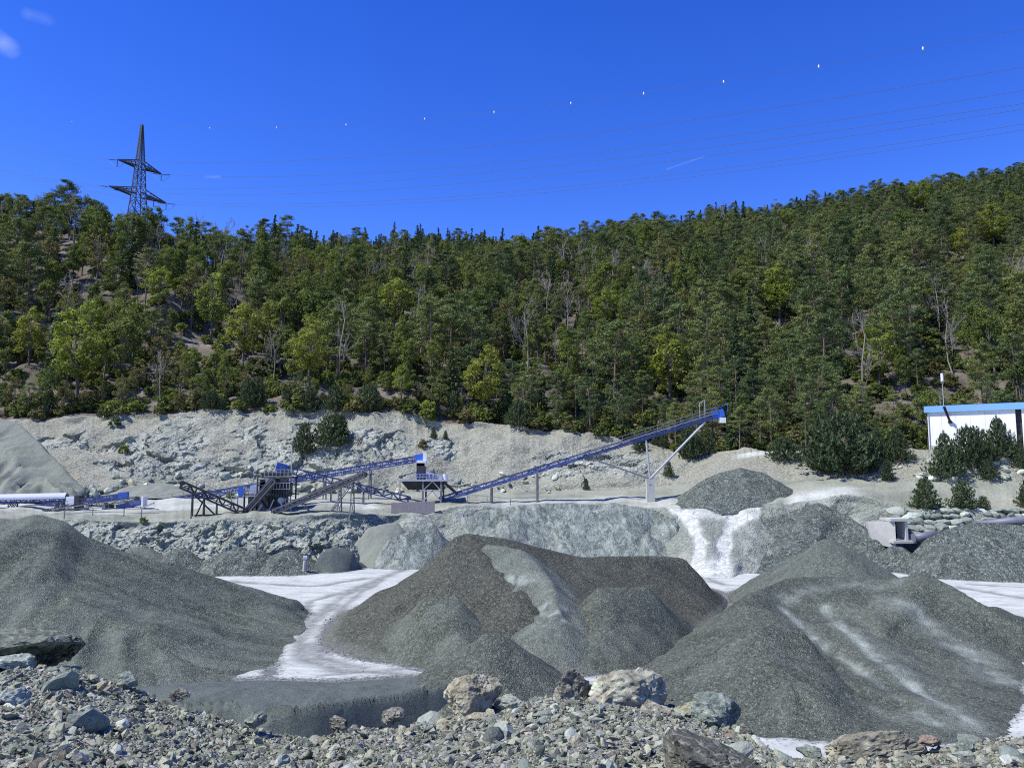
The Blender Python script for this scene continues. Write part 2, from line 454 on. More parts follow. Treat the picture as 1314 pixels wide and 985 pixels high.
def rubble_ground_mat():
    t = NT("rubble_ground")
    v = t.voro(28.0); v2 = t.voro(11.0)
    g = t.sep(v.outputs['Color'])[0]
    col = t.ramp(g, [(0.1, (0.08, 0.085, 0.07)), (0.5, (0.19, 0.20, 0.16)), (0.85, (0.30, 0.31, 0.25)), (0.97, (0.46, 0.45, 0.37))])
    col = t.mix(0.35, col, t.ramp(t.sep(v2.outputs['Color'])[1], [(0.2, (0.09, 0.095, 0.09)), (0.8, (0.24, 0.25, 0.23))]))
    t.col(col)
    t.bump(t.math('ADD', t.math('MULTIPLY', v.outputs['Distance'], -0.03), t.math('MULTIPLY', v2.outputs['Distance'], -0.06)), 1.0, 1.0)
    return t.m
M['rubble_ground'] = rubble_ground_mat()
def stone_mat(name, use_col):
    t = NT(name)
    if use_col:
        base = t.ocol()
    else:
        base = t.ramp(t.rnd(), [(0.0, (0.06, 0.072, 0.05)), (0.12, (0.14, 0.163, 0.115)), (0.30, (0.245, 0.275, 0.19)), (0.52, (0.37, 0.40, 0.28)), (0.74, (0.50, 0.515, 0.375)), (0.86, (0.37, 0.345, 0.23)), (0.92, (0.15, 0.125, 0.085)), (1.0, (0.58, 0.575, 0.51))])
    n = t.noise(3.0, 7, 0.68, t.objc, 0.7)
    col = t.mix(t.ramp(n, [(0.38, 0.55), (0.55, 0.0)]), base, t.mix(1.0, base, (0.45, 0.47, 0.46), 'MULTIPLY'))
    col = t.mix(t.ramp(n, [(0.58, 0.0), (0.75, 0.55)]), col, t.mix(0.5, base, (0.5, 0.5, 0.46)))
    vein = t.ramp(t.noise(1.6, 4, 0.6, t.rotated(t.objc, (0.5, 0.3, 0.2), (1, 1, 3.5)), 1.2), [(0.485, 0.0), (0.5, 0.6), (0.515, 0.0)])
    col = t.mix(vein, col, (0.46, 0.45, 0.42))
    t.col(col); t.set(Roughness=0.82)
    t.bump(t.math('ADD', n, t.math('MULTIPLY', t.noise(14, 5, 0.7, t.objc), 0.35)), 0.55, 0.06 if use_col else 0.12)
    return t.m
M['stone'] = stone_mat("rubble_stone", True)
M['stone_small'] = stone_mat("small_rubble", False)
def spill_mat():
    t = NT("spilled_stone")
    t.col(t.ramp(t.rnd(), [(0.0, (0.03, 0.034, 0.03)), (0.5, (0.085, 0.093, 0.08)), (0.85, (0.15, 0.16, 0.14)), (1.0, (0.3, 0.31, 0.28))]))
    t.bump(t.noise(4, 5, 0.7, t.objc), 0.5, 0.1)
    return t.m
M['stone_spill'] = spill_mat()

def boulder_mat(name, base, second, vein, vamt, bumpd=0.10, scale=1.0):
    t = NT(name); base, second, vein = warm(base), warm(second, 1.08), warm(vein)
    n = t.noise(1.1 * scale, 8, 0.66, t.objc, 0.6)
    f = t.noise(7.0 * scale, 7, 0.72, t.objc, 0.3)
    col = t.ramp(n, [(0.34, tuple(c * 0.55 for c in base)), (0.48, base), (0.62, second), (0.78, tuple(min(1, c * 1.25) for c in second))])
    col = t.mix(t.ramp(f, [(0.38, 0.75), (0.5, 0.0)]), col, tuple(c * 0.35 for c in base))
    col = t.mix(t.ramp(f, [(0.56, 0.0), (0.72, 0.5)]), col, second)
    vv = t.ramp(t.noise(0.9 * scale, 4, 0.55, t.rotated(t.objc, (0.4, 0.6, 0.3), (1, 1, 2.6)), 1.5), [(0.478, 0.0), (0.497, vamt), (0.516, 0.0)])
    col = t.mix(vv, col, vein)
    t.col(col); t.set(Roughness=0.8)
    t.bump(t.math('ADD', n, t.math('MULTIPLY', f, 0.4)), 0.9, bumpd)
    return t.m

def paint(name, c, rough=0.5, metal=0.0, wear=0.25, spec=0.4, dirt=(0.30, 0.30, 0.29)):
    t = NT(name)
    n = t.noise(1.4, 6, 0.7, t.pos)
    col = t.mix(t.ramp(n, [(0.45, 0.0), (0.75, wear)]), c, dirt)
    col = t.mix(t.ramp(t.noise(0.5, 4), [(0.3, 0.25), (0.6, 0.0)]), col, tuple(x * 0.7 for x in c))
    t.col(col); t.set(Roughness=rough, Metallic=metal); t.b.inputs['Specular IOR Level'].default_value = spec
    t.bump(t.noise(6, 4), 0.1, 0.02)
    return t.m
M['blue'] = paint("blue_paint", (0.030, 0.060, 0.24), 0.5, wear=0.6, dirt=(0.24, 0.25, 0.27))
M['bright_blue'] = paint("bright_blue_paint", (0.02, 0.10, 0.48), 0.45, wear=0.1)
M['pale_blue'] = paint("pale_blue_sheet", (0.42, 0.45, 0.56), 0.5, wear=0.3)
M['dark_steel'] = paint("dark_steel", (0.030, 0.033, 0.040), 0.55, wear=0.12)
M['grey_steel'] = paint("grey_steel", (0.15, 0.155, 0.165), 0.5, wear=0.3)
M['galv'] = paint("galvanised_steel", (0.42, 0.43, 0.45), 0.45, 0.3, wear=0.3)
M['pylon'] = paint("pylon_steel", (0.055, 0.062, 0.07), 0.6, wear=0.25, dirt=(0.14, 0.15, 0.15))
M['belt'] = paint("rubber_belt", (0.045, 0.046, 0.05), 0.8, wear=0.5, dirt=(0.22, 0.22, 0.22))
M['white'] = paint("white_paint", (0.74, 0.75, 0.76), 0.5, wear=0.2)
M['white_wall'] = paint("white_render", (0.80, 0.80, 0.79), 0.8, wear=0.10, spec=0.2)
M['fascia'] = paint("light_blue_fascia", (0.17, 0.37, 0.80), 0.5, wear=0.06)
M['concrete'] = paint("concrete", (0.46, 0.455, 0.40), 0.9, wear=0.5, dirt=(0.30, 0.295, 0.275), spec=0.2)
M['pink_concrete'] = paint("pinkish_concrete", (0.36, 0.31, 0.285), 0.9, wear=0.4, spec=0.2)
M['pipe'] = paint("violet_blue_pipe", (0.13, 0.14, 0.175), 0.5, wear=0.25)
M['wood'] = paint("weathered_wood", (0.20, 0.19, 0.175), 0.9, wear=0.4)
M['glassfibre'] = paint("white_plastic", (0.80, 0.80, 0.80), 0.4, wear=0.02)
M['wire'] = paint("aluminium_cable", (0.07, 0.075, 0.085), 0.6, 0.0, wear=0.1)
M['insulator'] = paint("brown_insulator", (0.022, 0.022, 0.028), 0.4, wear=0.05)
M['black_pipe'] = paint("black_pipe", (0.018, 0.018, 0.02), 0.5, wear=0.05)
# ------------------------------------------------------------------ terrain
# break lines of the ground, each as (column, distance Y, photograph row or height)
XP = [-900, -300, -100, 0, 100, 200, 300, 400, 450, 500, 600, 700, 800, 860, 890, 920, 950, 1000, 1040, 1100, 1150, 1200, 1314, 1500, 2200]
def line(vals): return np.array(vals, float)
L0Y = line([100, 104, 106, 106, 107, 108, 109, 110, 113, 119, 122, 123, 122, 114, 102, 100, 101, 112, 114, 114, 113, 112, 112, 112, 112])
L1Y = line([112, 114, 115, 115, 116, 117, 117, 118, 120, 126, 131, 133, 132, 128, 125, 125, 125, 125, 125, 124, 119, 119, 119, 119, 119])
L1P = line([672, 670, 668, 667, 667, 667, 665, 661, 658, 660, 652, 646, 647, 651, 654, 655, 654, 648, 641, 634, 652, 654, 653, 653, 653])
L2Y = line([150, 150, 150, 150, 152, 158, 160, 160, 160, 160, 160, 158, 155, 150, 147, 145, 143, 140, 137, 136, 131, 128, 128, 128, 128])
L2P = line([640, 640, 641, 641, 640, 634, 632, 632, 632, 632, 631, 629, 627, 624, 620, 618, 616, 614, 613, 613, 617, 619, 619, 619, 619])
L3Y = line([205, 200, 196, 194, 192, 190, 190, 190, 190, 189, 187, 184, 178, 172, 168, 163, 160, 154, 150, 147, 144, 139, 136, 136, 136])
L3P = line([545, 545, 543, 541, 535, 529, 528, 527, 527, 531, 543, 551, 563, 576, 583, 580, 577, 578, 577, 580, 577, 575, 574, 574, 574])
L4Y = line([213, 208, 204, 201, 199, 197, 197, 197, 197, 196, 195, 193, 189, 184, 181, 178, 176, 172, 169, 166, 163, 160, 158, 158, 158])
L4P = line([536, 536, 534, 532, 526, 520, 519, 518, 518, 521, 532, 540, 551, 562, 566, 563, 560, 560, 558, 556, 556, 564, 564, 564, 564])
L5Y = line([260, 250, 246, 244, 242, 242, 246, 252, 254, 256, 260, 262, 260, 258, 256, 254, 252, 250, 248, 246, 246, 246, 244, 244, 244])
L5P = line([440, 440, 440, 440, 442, 446, 450, 452, 452, 452, 454, 452, 448, 446, 444, 442, 440, 438, 436, 434, 432, 430, 428, 425, 425])
L6Y = line([310, 300, 292, 290, 288, 292, 310, 340, 352, 362, 375, 385, 390, 395, 396, 398, 400, 402, 404, 404, 404, 402, 400, 400, 400])
L6P = line([336.0, 338.0, 338.0, 338.0, 345.0, 360.0, 372.0, 376.0, 376.0, 376.0, 372.0, 365.0, 355.0, 348.0, 345.0, 341.0, 338.0, 333.0, 329.0, 323.0, 317.0, 311.0, 302.0, 295.0, 280.0])
L7Y = line([370, 355, 345, 338, 334, 332, 380, 470, 505, 525, 540, 548, 552, 556, 558, 560, 562, 565, 568, 570, 572, 574, 576, 580, 590])
L7P = line([265.0, 268.0, 274.0, 277.0, 294.0, 331.0, 331.0, 331.0, 330.0, 329.0, 328.0, 324.0, 316.0, 307.0, 301.0, 296.0, 292.0, 286.0, 281.0, 271.0, 262.0, 254.0, 243.0, 231.0, 214.0])
cols = np.unique(np.concatenate([np.arange(-900, -40, 24.0), np.arange(-40, 1354, 1.7), np.arange(1354, 2200, 24.0)]))
NC = len(cols)
def smooth_interp(v, s=14.0):
    f = np.interp(np.arange(-1000, 2300, 4.0), XP, v)
    k = np.exp(-0.5 * (np.arange(-12, 13) * 4.0 / s) ** 2); k /= k.sum()
    f = np.convolve(np.pad(f, 12, mode='edge'), k, mode='valid')
    return np.interp(cols, np.arange(-1000, 2300, 4.0), f)
def bline(Yv, Pv, jag=0.0, seed=0):
    Y, P = smooth_interp(Yv), smooth_interp(Pv)
    if jag: P = P + jag * fbm(v3(cols / (22.0 if seed < 6 else 130.0), seed * 3.1), 4 if seed < 6 else 2, seed)
    return at(cols, P, Y)
B0 = at(cols, 600.0, smooth_interp(L0Y)); B0[:, 2] = -0.6
B1 = bline(L1Y, L1P, 2.0, 3)
B2 = bline(L2Y, L2P, 1.0, 4)
B3 = bline(L3Y, L3P, 3.5, 5)
B4 = bline(L4Y, L4P)
B5 = bline(L5Y, L5P, 3.0, 6)
B6 = bline(L6Y, L6P, 4.0, 7)
B7 = bline(L7Y, L7P, 3.0, 8)
B8 = B7 * [1.25, 1.25, 1.0] + [0, 0, -12]
B9 = B7 * [4.0, 4.0, 0.0] + [0, 0, 60]
B10 = B7 * [11.0, 11.0, 0.0] + [0, 0, -20]
strips = [(B0, B1, 64), (B1, B2, 34), (B2, B3, 120), (B3, B4, 10), (B4, B5, 36), (B5, B6, 36), (B6, B7, 40), (B7, B8, 8), (B8, B9, 6), (B9, B10, 3)]
rows, sid, sv = [], [], []
for k, (a, b, n) in enumerate(strips):
    for i in range(n):
        v = i / n
        rows.append(a * (1 - v) + b * v); sid.append(k); sv.append(v)
rows.append(B10); sid.append(len(strips) - 1); sv.append(1.0)
G = np.stack(rows); sid = np.array(sid); sv = np.array(sv)
NR = len(rows)
G0 = G.copy()
PXG, PYG = proj(G0)
# displacement
pos = G0.reshape(-1, 3)
hill = np.where(sid >= 4, 1.0, np.where(sid == 3, sv, 0.0))[:, None] * np.where(sid >= 8, 0.0, 1.0)[:, None]
amp_hill = fbm(pos / 38.0, 4, 11).reshape(NR, NC) * 4.5 * hill
G[..., 2] += amp_hill
G[..., 2] += (fbm(pos / 7.0, 3, 12).reshape(NR, NC)) * np.where(sid == 1, 0.35, np.where(sid >= 3, 0.5, 0.15))[:, None]
dust = np.zeros((NR, NC)); scree = np.zeros((NR, NC))
rr = np.where(sid == 2)[0]; V2 = sv[rr][:, None]; PX2 = PXG[rr]
Pr = G0[rr]
nz = fbm(Pr / 13.0, 4, 21)
sc = sstep(0.55, 0.85, V2 + 0.25 * nz + 0.22 * sstep(430, 640, PX2) - 0.05)
sc = np.maximum(sc, sstep(-0.15, 0.2, nz) * sstep(430, 560, PX2) * 0.95)
sc = np.maximum(sc, sstep(0.02, 0.35, nz) * 0.8)
sc = np.maximum(sc, sstep(800, 880, PX2))
sc = np.maximum(sc, sstep(0.22, 0.10, V2 + 0.05 * nz) * 0.8)
scree[rr] = sc
rk = 1 - sc
fade = sstep(0.0, 0.06, V2) * sstep(1.0, 0.95, V2)
q = Pr @ np.array([[1, 0.25, 0.2], [-0.2, 1, 0.3], [-0.3, -0.35, 1.0]]).T
disp = 1.9 * fbm(Pr / 11.0, 3, 22) + rk * (1.5 * facets(q / np.array([6.5, 6.5, 3.6]), 23, .6) + 0.5 * facets(q / np.array([2.3, 2.3, 1.1]), 41) + 0.22 * facets(q / np.array([.9, .9, .5]), 61)) + 0.15 * fbm(Pr / 1.2, 3, 24)
bedc = (Pr[..., 2] * 1.0 + Pr[..., 0] * 0.28 + Pr[..., 1] * 0.2) / 2.6 + 0.9 * fbm(Pr / 8.0, 3, 26)
saw = bedc - np.floor(bedc)
disp = disp + rk * 0.75 * (saw ** 1.5 - 0.4) * sstep(-0.2, 0.3, fbm(Pr / 16.0, 3, 27))
disp = 0.85 * disp * fade * np.where(PX2 > 900, 0.35, 1.0)
nrm = np.array([0.0, -0.8, 0.6])
G[rr] = Pr + disp[..., None] * nrm + (G[rr] - Pr)
# lower face
rr = np.where(sid == 0)[0]; V0 = sv[rr][:, None]; PX0 = PXG[rr]; Pr = G0[rr]
nz = fbm(Pr / 9.0, 4, 31)
sm = np.maximum(sstep(450, 500, PX0), sstep(150, 60, PX0) * 0.5)
sc = np.clip(np.maximum(sm * 0.9, sstep(0.86, 1.0, V0 + 0.1 * nz)), 0, 1)
scree[rr] = sc; rk = 1 - sc
fade = sstep(1.0, 0.93, V0)
q = Pr @ np.array([[1, 0.25, 0.2], [-0.2, 1, 0.3], [-0.3, -0.35, 1.0]]).T
disp = (1.1 * fbm(Pr / 7.0, 3, 32) + rk * (1.0 * facets(q / np.array([4.0, 4.0, 2.6]), 33) + 0.38 * facets(q / 1.4, 51) + 0.2 * facets(q / 0.65, 71)) + 0.12 * fbm(Pr / 1.0, 3, 34)) * fade
ramp_ = sstep(878, 896, PX0) * sstep(958, 940, PX0)
disp *= 1 - 0.85 * ramp_
G[rr] = G[rr] + disp[..., None] * np.array([0.05, -0.85, 0.5])
def pl_dist(px, py, pts):
    q = np.stack([px.ravel(), py.ravel()], 1); best = np.full(len(q), 1e9)
    for A_, B_ in zip(pts[:-1], pts[1:]):
        A_, B_ = np.array(A_, float), np.array(B_, float); ab = B_ - A_
        tt = np.clip(((q - A_) @ ab) / (ab @ ab), 0, 1); best = np.minimum(best, np.hypot(*(q - A_ - tt[:, None] * ab).T))
    return best.reshape(px.shape)
PY0 = PYG[rr]
wob = 4.0 * fbm(Pr / 3.5, 4, 37)
trk = np.maximum(sstep(13.0, 3.5, pl_dist(PX0, PY0, [(868, 655), (886, 668), (896, 690), (898, 740)]) + wob), sstep(14.0, 4.0, pl_dist(PX0, PY0, [(962, 655), (942, 668), (930, 690), (928, 740)]) + wob))
trk = np.maximum(trk, sstep(708, 730, PY0 + wob) * sstep(878, 898, PX0 + wob) * sstep(952, 932, PX0 + wob))
trk = np.maximum(trk, 0.8 * sstep(670, 656, PY0 + wob) * sstep(862, 882, PX0 + wob) * sstep(966, 948, PX0 + wob))
dust[rr] = np.clip(1.15 * trk + 0.30 * sm * (1 - ramp_) * sstep(0.1, 0.5, fbm(Pr / 4.0, 4, 35)), 0, 1)
scree[rr] = np.maximum(scree[rr], ramp_)
# bench: white haul dust
rr = np.where(sid == 1)[0]; V1 = sv[rr][:, None]; PX1 = PXG[rr]; PY1 = PYG[rr]
nz = fbm(G0[rr] / 9.0, 4, 36)
d = 0.75 * sstep(560, 480, PX1) * sstep(0.2, 0.5, V1 + 0.2 * nz) * sstep(0.97, 0.75, V1)
d = np.maximum(d, 0.8 * sstep(600, 650, PX1) * sstep(1010, 960, PX1) * sstep(0.35, 0.05, np.abs(V1 - 0.22) - 0.05 * nz))
d = np.maximum(d, 0.95 * sstep(1000, 1030, PX1) * sstep(1115, 1085, PX1) * sstep(0.5, 0.25, V1 + 0.1 * nz))
d = np.maximum(d, 0.9 * sstep(870, 900, PX1) * sstep(960, 940, PX1) * sstep(0.30, 0.1, V1))
dust[rr] = np.clip(d * (0.75 + 0.5 * nz), 0, 1)
# track across the slope right of the wall
rr = np.where((sid == 2) | (sid == 3))[0]
tr = np.interp(PXG[rr], [780, 900, 1000, 1040], [612, 593, 577, 574])
dust[rr] = np.maximum(dust[rr], 0.9 * sstep(5.0, 2.0, np.abs(PYG[rr] - tr)) * sstep(930, 960, PXG[rr]) * sstep(1040, 1010, PXG[rr]))

def terrain_part(name, k0, k1, mat):
    i0 = np.where(sid == k0)[0][0]
    i1 = np.where(sid == k1)[0][-1] + 2
    i1 = min(i1, NR)
    sub = G[i0:i1]
    me = np_mesh(name, sub, grid_faces(sub.shape[0], NC), [mat], True, {"dust": dust[i0:i1], "scree": scree[i0:i1]})
    return tag(link(name, me), kind="structure")
ro = terrain_part("lower_rock_face", 0, 0, M['rock_low']); ro.data.polygons.foreach_set("use_smooth", [False] * len(ro.data.polygons))
terrain_part("quarry_bench_ground", 1, 1, M['bench'])
ro = terrain_part("upper_rock_face", 2, 2, M['rock']); ro.data.polygons.foreach_set("use_smooth", [False] * len(ro.data.polygons))
terrain_part("forest_hillside", 3, 9, M['soil'])

_colY, _colX, _colZ = G[..., 1], G[..., 0], G[..., 2]
def ground(X, Y):
    """height of the terrain under a point"""
    px = CXP + F * X / Y
    for _ in range(3):
        j = int(np.clip(np.searchsorted(cols, px), 0, NC - 1))
        xc = np.interp(Y, G0[:, j, 1], G0[:, j, 0])
        px = px + (X - xc) / Y * F
    j = int(np.clip(np.searchsorted(cols, px), 0, NC - 1))
    return float(np.interp(Y, np.maximum.accumulate(G[:, j, 1]), G[:, j, 2]))
def hit(px, py, kmin=0, kmax=7):
    """terrain point seen at a pixel (searched from the front)"""
    j = int(np.argmin(np.abs(cols - px)))
    idx = np.where((sid >= kmin) & (sid <= kmax))[0]
    _, pyy = proj(G[idx, j])
    below = np.where(pyy <= py)[0]
    i = idx[below[0]] if len(below) else idx[-1]
    return G[i, j].copy()

# ------------------------------------------------------------------ stockpiles
def seg_dist(P, poly, closed):
    """distance to a polyline, position along it and (for crests) the interpolated third coordinate"""
    poly = np.asarray(poly, float)
    n = len(poly); m = n if closed else n - 1
    best = np.full(len(P), 1e9); s = np.zeros(len(P)); z = np.zeros(len(P)); acc = 0.0
    if m == 0:
        d = P - poly[0, :2]
        return np.hypot(d[:, 0], d[:, 1]), np.arctan2(d[:, 1], d[:, 0]), np.full(len(P), poly[0, 2] if poly.shape[1] > 2 else 0)
    for i in range(m):
        a, b = poly[i], poly[(i + 1) % n]
        ab = b[:2] - a[:2]; L2 = float(ab @ ab) + 1e-9
        t = np.clip(((P - a[:2]) @ ab) / L2, 0, 1)
        d = np.hypot(*(P - a[:2] - t[:, None] * ab).T)
        w = d < best
        best = np.where(w, d, best); s = np.where(w, acc + t * math.sqrt(L2), s)
        if poly.shape[1] > 2: z = np.where(w, a[2] + t * (b[2] - a[2]), z)
        acc += math.sqrt(L2)
    return best, s, z
def inside(P, poly):
    r = np.zeros(len(P), bool); n = len(poly)
    for i in range(n):
        (x1, y1), (x2, y2) = poly[i][:2], poly[(i + 1) % n][:2]
        c = ((y1 > P[:, 1]) != (y2 > P[:, 1])) & (P[:, 0] < (x2 - x1) * (P[:, 1] - y1) / (y2 - y1 + 1e-12) + x1)
        r ^= c
    return r
def smooth_poly(poly, n=2):
    poly = np.asarray(poly, float)
    for _ in range(n):
        nx = np.roll(poly, -1, 0)
        poly = np.stack([0.75 * poly + 0.25 * nx, 0.25 * poly + 0.75 * nx], 1).reshape(-1, poly.shape[1])
    return poly
def smooth_line(p, n=2):
    for _ in range(n):
        q = [p[0]]
        for a, b in zip(p[:-1], p[1:]): q += [0.75 * a + 0.25 * b, 0.25 * a + 0.75 * b]
        p = np.array(q + [p[-1]])
    return p
def circle(c, r, ry=None, n=14, seed=0):
    g = np.random.default_rng(seed)
    a = np.arange(n) / n * 2 * math.pi
    k = 1 + g.uniform(-0.08, 0.08, n)
    return np.stack([c[0] + np.cos(a) * r * k, c[1] + np.sin(a) * (ry or r) * k], 1)
FEET = []
def pile(name, label, foot, crest, mat, z0=0.0, res=0.4, lump=0.25, gully=0.12, gfreq=0.55, seed=1, dustf=None, extra=None, group=None, rounded=0.03, smoothfoot=2, zf=None, tpow=1.0, tracks=(), warp=0.2):
    foot = smooth_poly(foot, smoothfoot) if smoothfoot else np.asarray(foot, float)
    if z0 < 1.0: FEET.append(foot)
    crest = np.asarray(crest, float).reshape(-1, 3)
    x0, y0 = foot.min(0) - 1.2; x1, y1 = foot.max(0) + 1.2
    nx, ny = int((x1 - x0) / res) + 2, int((y1 - y0) / res) + 2
    X, Y = np.meshgrid(np.linspace(x0, x1, nx), np.linspace(y0, y1, ny))
    P = np.stack([X.ravel(), Y.ravel()], 1)
    Pw = P + warp * np.stack([fbm(v3(P[:, 0] / 3.5, P[:, 1] / 3.5), 3, seed), fbm(v3(P[:, 0] / 3.5, P[:, 1] / 3.5), 3, seed + 5)], 1)
    df, s, _ = seg_dist(Pw, foot, True)
    ins = inside(Pw, foot); df = np.where(ins, df, -df)
    dc, sc_, zc = seg_dist(Pw, crest, False)
    h = zc - z0
    t = df / (np.maximum(df, 0) + dc + 1e-6)
    tt = np.where(t > 0, t, np.maximum(t, -1.0))
    tp = np.where(tt > 0, np.abs(tt) ** tpow, tt)
    rd = 1 - (np.sqrt((1 - tp) ** 2 + rounded ** 2) - rounded * tp * 0.35)     # soft crest
    rd = np.where(tt > 0, rd - (1 - math.sqrt(1 + rounded ** 2)) * (1 - tp), tt)
    z = z0 + h * rd
    env = np.clip(t * 4, 0, 1) * np.clip((1 - t) * 3 + 0.35, 0, 1)
    z = z + lump * env * fbm(v3(P[:, 0] / 4.2, P[:, 1] / 4.2, seed * 1.7), 4, seed + 9)
    z = z + 0.06 * env * fbm(v3(P[:, 0] / 0.9, P[:, 1] / 0.9, seed * 1.7), 3, seed + 12)
    z = z + gully * np.clip(t * 3, 0, 1) * np.clip((1 - t) * 2.5, 0, 1) * fbm(v3(s * gfreq, t * 0.8, seed), 4, seed + 30)
    if extra is not None: z = extra(P, z, t, s)
    du = np.zeros(len(P)) if dustf is None else dustf(P, z, t, s)
    if tracks:
        px_, py_ = proj(np.stack([P[:, 0], P[:, 1], z], 1)); vis = t > 0.0
        nt = fbm(v3(P[:, 0] / 1.1, P[:, 1] / 1.1, seed), 4, seed + 40)
        for pts_, wd_, am_ in tracks:
            T_ = []
            for (a_, b_) in pts_:
                e_ = np.hypot(px_ - a_, py_ - b_) + np.where(vis, 0, 1e3) + P[:, 1] * 0.02
                T_.append(P[int(np.argmin(e_))])
            T_ = smooth_line(np.array(T_)); d_, _, _ = seg_dist(P, T_, False)
            m_ = np.exp(-(d_ / wd_) ** 2); z = z - 0.10 * m_ * sstep(0.05, 0.2, t); du = np.maximum(du, am_ * m_ * (0.8 + 0.7 * nt))
    keep = (df > -0.9).reshape(ny, nx)
    f = grid_faces(ny, nx)
    f = f[keep.ravel()[f].any(1)]
    used = np.unique(f); rm = np.full(nx * ny, -1); rm[used] = np.arange(len(used))
    V = np.stack([P[:, 0], P[:, 1], z], 1)[used]
    base = np.array([foot[:, 0].mean(), foot[:, 1].mean(), z0])
    me = np_mesh(name, V - base, rm[f], [mat], True, {"w": s[used], "t": np.clip(t, 0, 1)[used], "dust": np.clip(du, 0, 1)[used]})
    o = link(name, me, None, base)
    return tag(o, label, "gravel pile", group)
def pxl(lst): return np.array([fl(*p) for p in lst])
def att(lst): return np.array([at(*p) for p in lst])
def track_dust(pts, wid, z=None):
    """distance falloff round a wheel track given as photograph points on the pile"""
    T = np.array([at(*p)[:2] for p in pts])
    def f(P): 
        d, s, _ = seg_dist(P, T, False)
        return np.exp(-(d / wid) ** 2)
    return f

# --- left: long striped stockpile
pile("gravel_pile", "long striped grey gravel stockpile on the left beside the white haul road",
     np.vstack([pxl([(403, 776), (374, 806), (340, 846), (350, 866), (325, 876), (280, 886)]), [[-30, 45], [-62, 42], [-82, 60], [-80, 96], [-52, 96], [-34, 88]]]),
     att([(-260, 640, 66), (-60, 660, 68), (20, 663, 69.5), (50, 656, 70), (82, 666, 70.3), (112, 690, 71), (205, 718, 73), (300, 746, 75.5), (375, 769, 77.5)]),
     M['gravel_left'], gully=0.6, gfreq=0.30, lump=0.25, seed=3, res=0.36, tpow=1.1)
# --- centre: big pile with lobes
pile("gravel_pile", "largest brown-topped gravel pile in the middle of the quarry floor",
     np.vstack([pxl([(414, 818), (426, 833), (470, 845), (535, 852), (620, 870), (700, 868), (760, 864), (838, 846), (905, 808), (942, 765)]), [[22, 96], [6, 98], [-8, 93], [-17, 80]]]),
     att([(585, 687, 73.5), (602, 681, 74), (645, 688, 75), (700, 702, 77), (745, 713, 79), (862, 711, 83), (880, 714, 83)]), M['gravel_brown'], seed=11, lump=0.3, gully=0.35, gfreq=0.35, tpow=1.22,
     dustf=lambda P, z, t, s: 0.25 * sstep(0.12, 0.02, t))
def scrape(P, z, t, s):
    px, py = proj(np.stack([P[:, 0], P[:, 1], z], 1))
    n = fbm(v3(P[:, 0] / 0.8, P[:, 1] / 0.8), 4, 17)
    return 0.16 + 0.8 * sstep(0.25, 0.55, n) * (np.exp(-((px - 655) / 30) ** 2 - ((py - 745) / 12) ** 2) + np.exp(-((px - 715) / 26) ** 2 - ((py - 785) / 22) ** 2))
pile("gravel_pile", "pale grey fine gravel tipped down the front of the largest pile",
     np.vstack([pxl([(545, 800), (585, 848), (700, 868), (775, 852)]), [[9.5, 66], [9.5, 75], [2, 80], [-6, 78], [-8, 69]]]),
     att([(625, 697, 71.8), (665, 704, 70.5), (705, 738, 66.5), (714, 782, 61.5)]), M['gravel_mid'], seed=13, lump=0.4, gully=0.3, res=0.3, dustf=scrape)
pile("gravel_pile", "low rounded grey heap at the left foot of the largest pile",
     np.vstack([pxl([(488, 842), (525, 855), (590, 868), (650, 862)]), [[0.2, 66], [-3, 71], [-9, 70], [-12, 63]]]),
     att([(548, 764, 62), (585, 763, 62.5)]), M['gravel_mid'], seed=15, lump=0.3, res=0.3)
pile("gravel_pile", "domed grey heap at the right foot of the largest pile",
     np.vstack([pxl([(715, 852), (765, 866), (842, 852), (885, 822)]), [[17, 70], [13, 77], [5, 76], [3, 66]]]),
     att([(768, 752, 65.5), (830, 750, 67)]), M['gravel_olive'], seed=19, lump=0.3, res=0.3)
# --- front: wet fines bank and small cone
cr = att([(180, 893, 43.5), (300, 895, 42.0), (340, 905, 40.2), (372, 903, 40.2), (420, 897, 41.1), (470, 891, 42.3), (520, 884, 43.5), (570, 875, 44.8), (605, 866, 46.0), (634, 855, 47.2)])
def cut_face(P, z, t, s):
    return z + 0.10 * np.clip(t * 3, 0, 1) * facets(v3(P[:, 0] / 0.9, P[:, 1] / 2.5, z / 1.8), 77) * sstep(0.35, 0.8, t)
fr = cr[:, :2] + [0.30, -0.42] + 0.06 * np.stack([np.sin(np.arange(len(cr)) * 2.1), np.cos(np.arange(len(cr)) * 3.3)], 1)
pile("fines_bank", "low bank of dark blue-grey fines with a dug vertical edge",
     np.vstack([fr, [[0.9, 47.0]], pxl([(660, 872), (600, 863), (530, 868), (430, 875), (350, 872), (250, 874), (170, 880), (120, 892)])]), cr, M['fines_dark'], seed=23, lump=0.10, gully=0.0, res=0.13, smoothfoot=0, warp=0.08, rounded=0.03, extra=cut_face)["category"] = "sand bank"
ct = at(632, 809, 49.0)
pile("gravel_pile", "small dark pointed cone of gravel behind the tan boulder", circle(ct[:2], 6.8, seed=4), att([(627, 810, 49), (638, 811, 49.2)]), M['gravel_olive'], seed=27, lump=0.15, res=0.22)
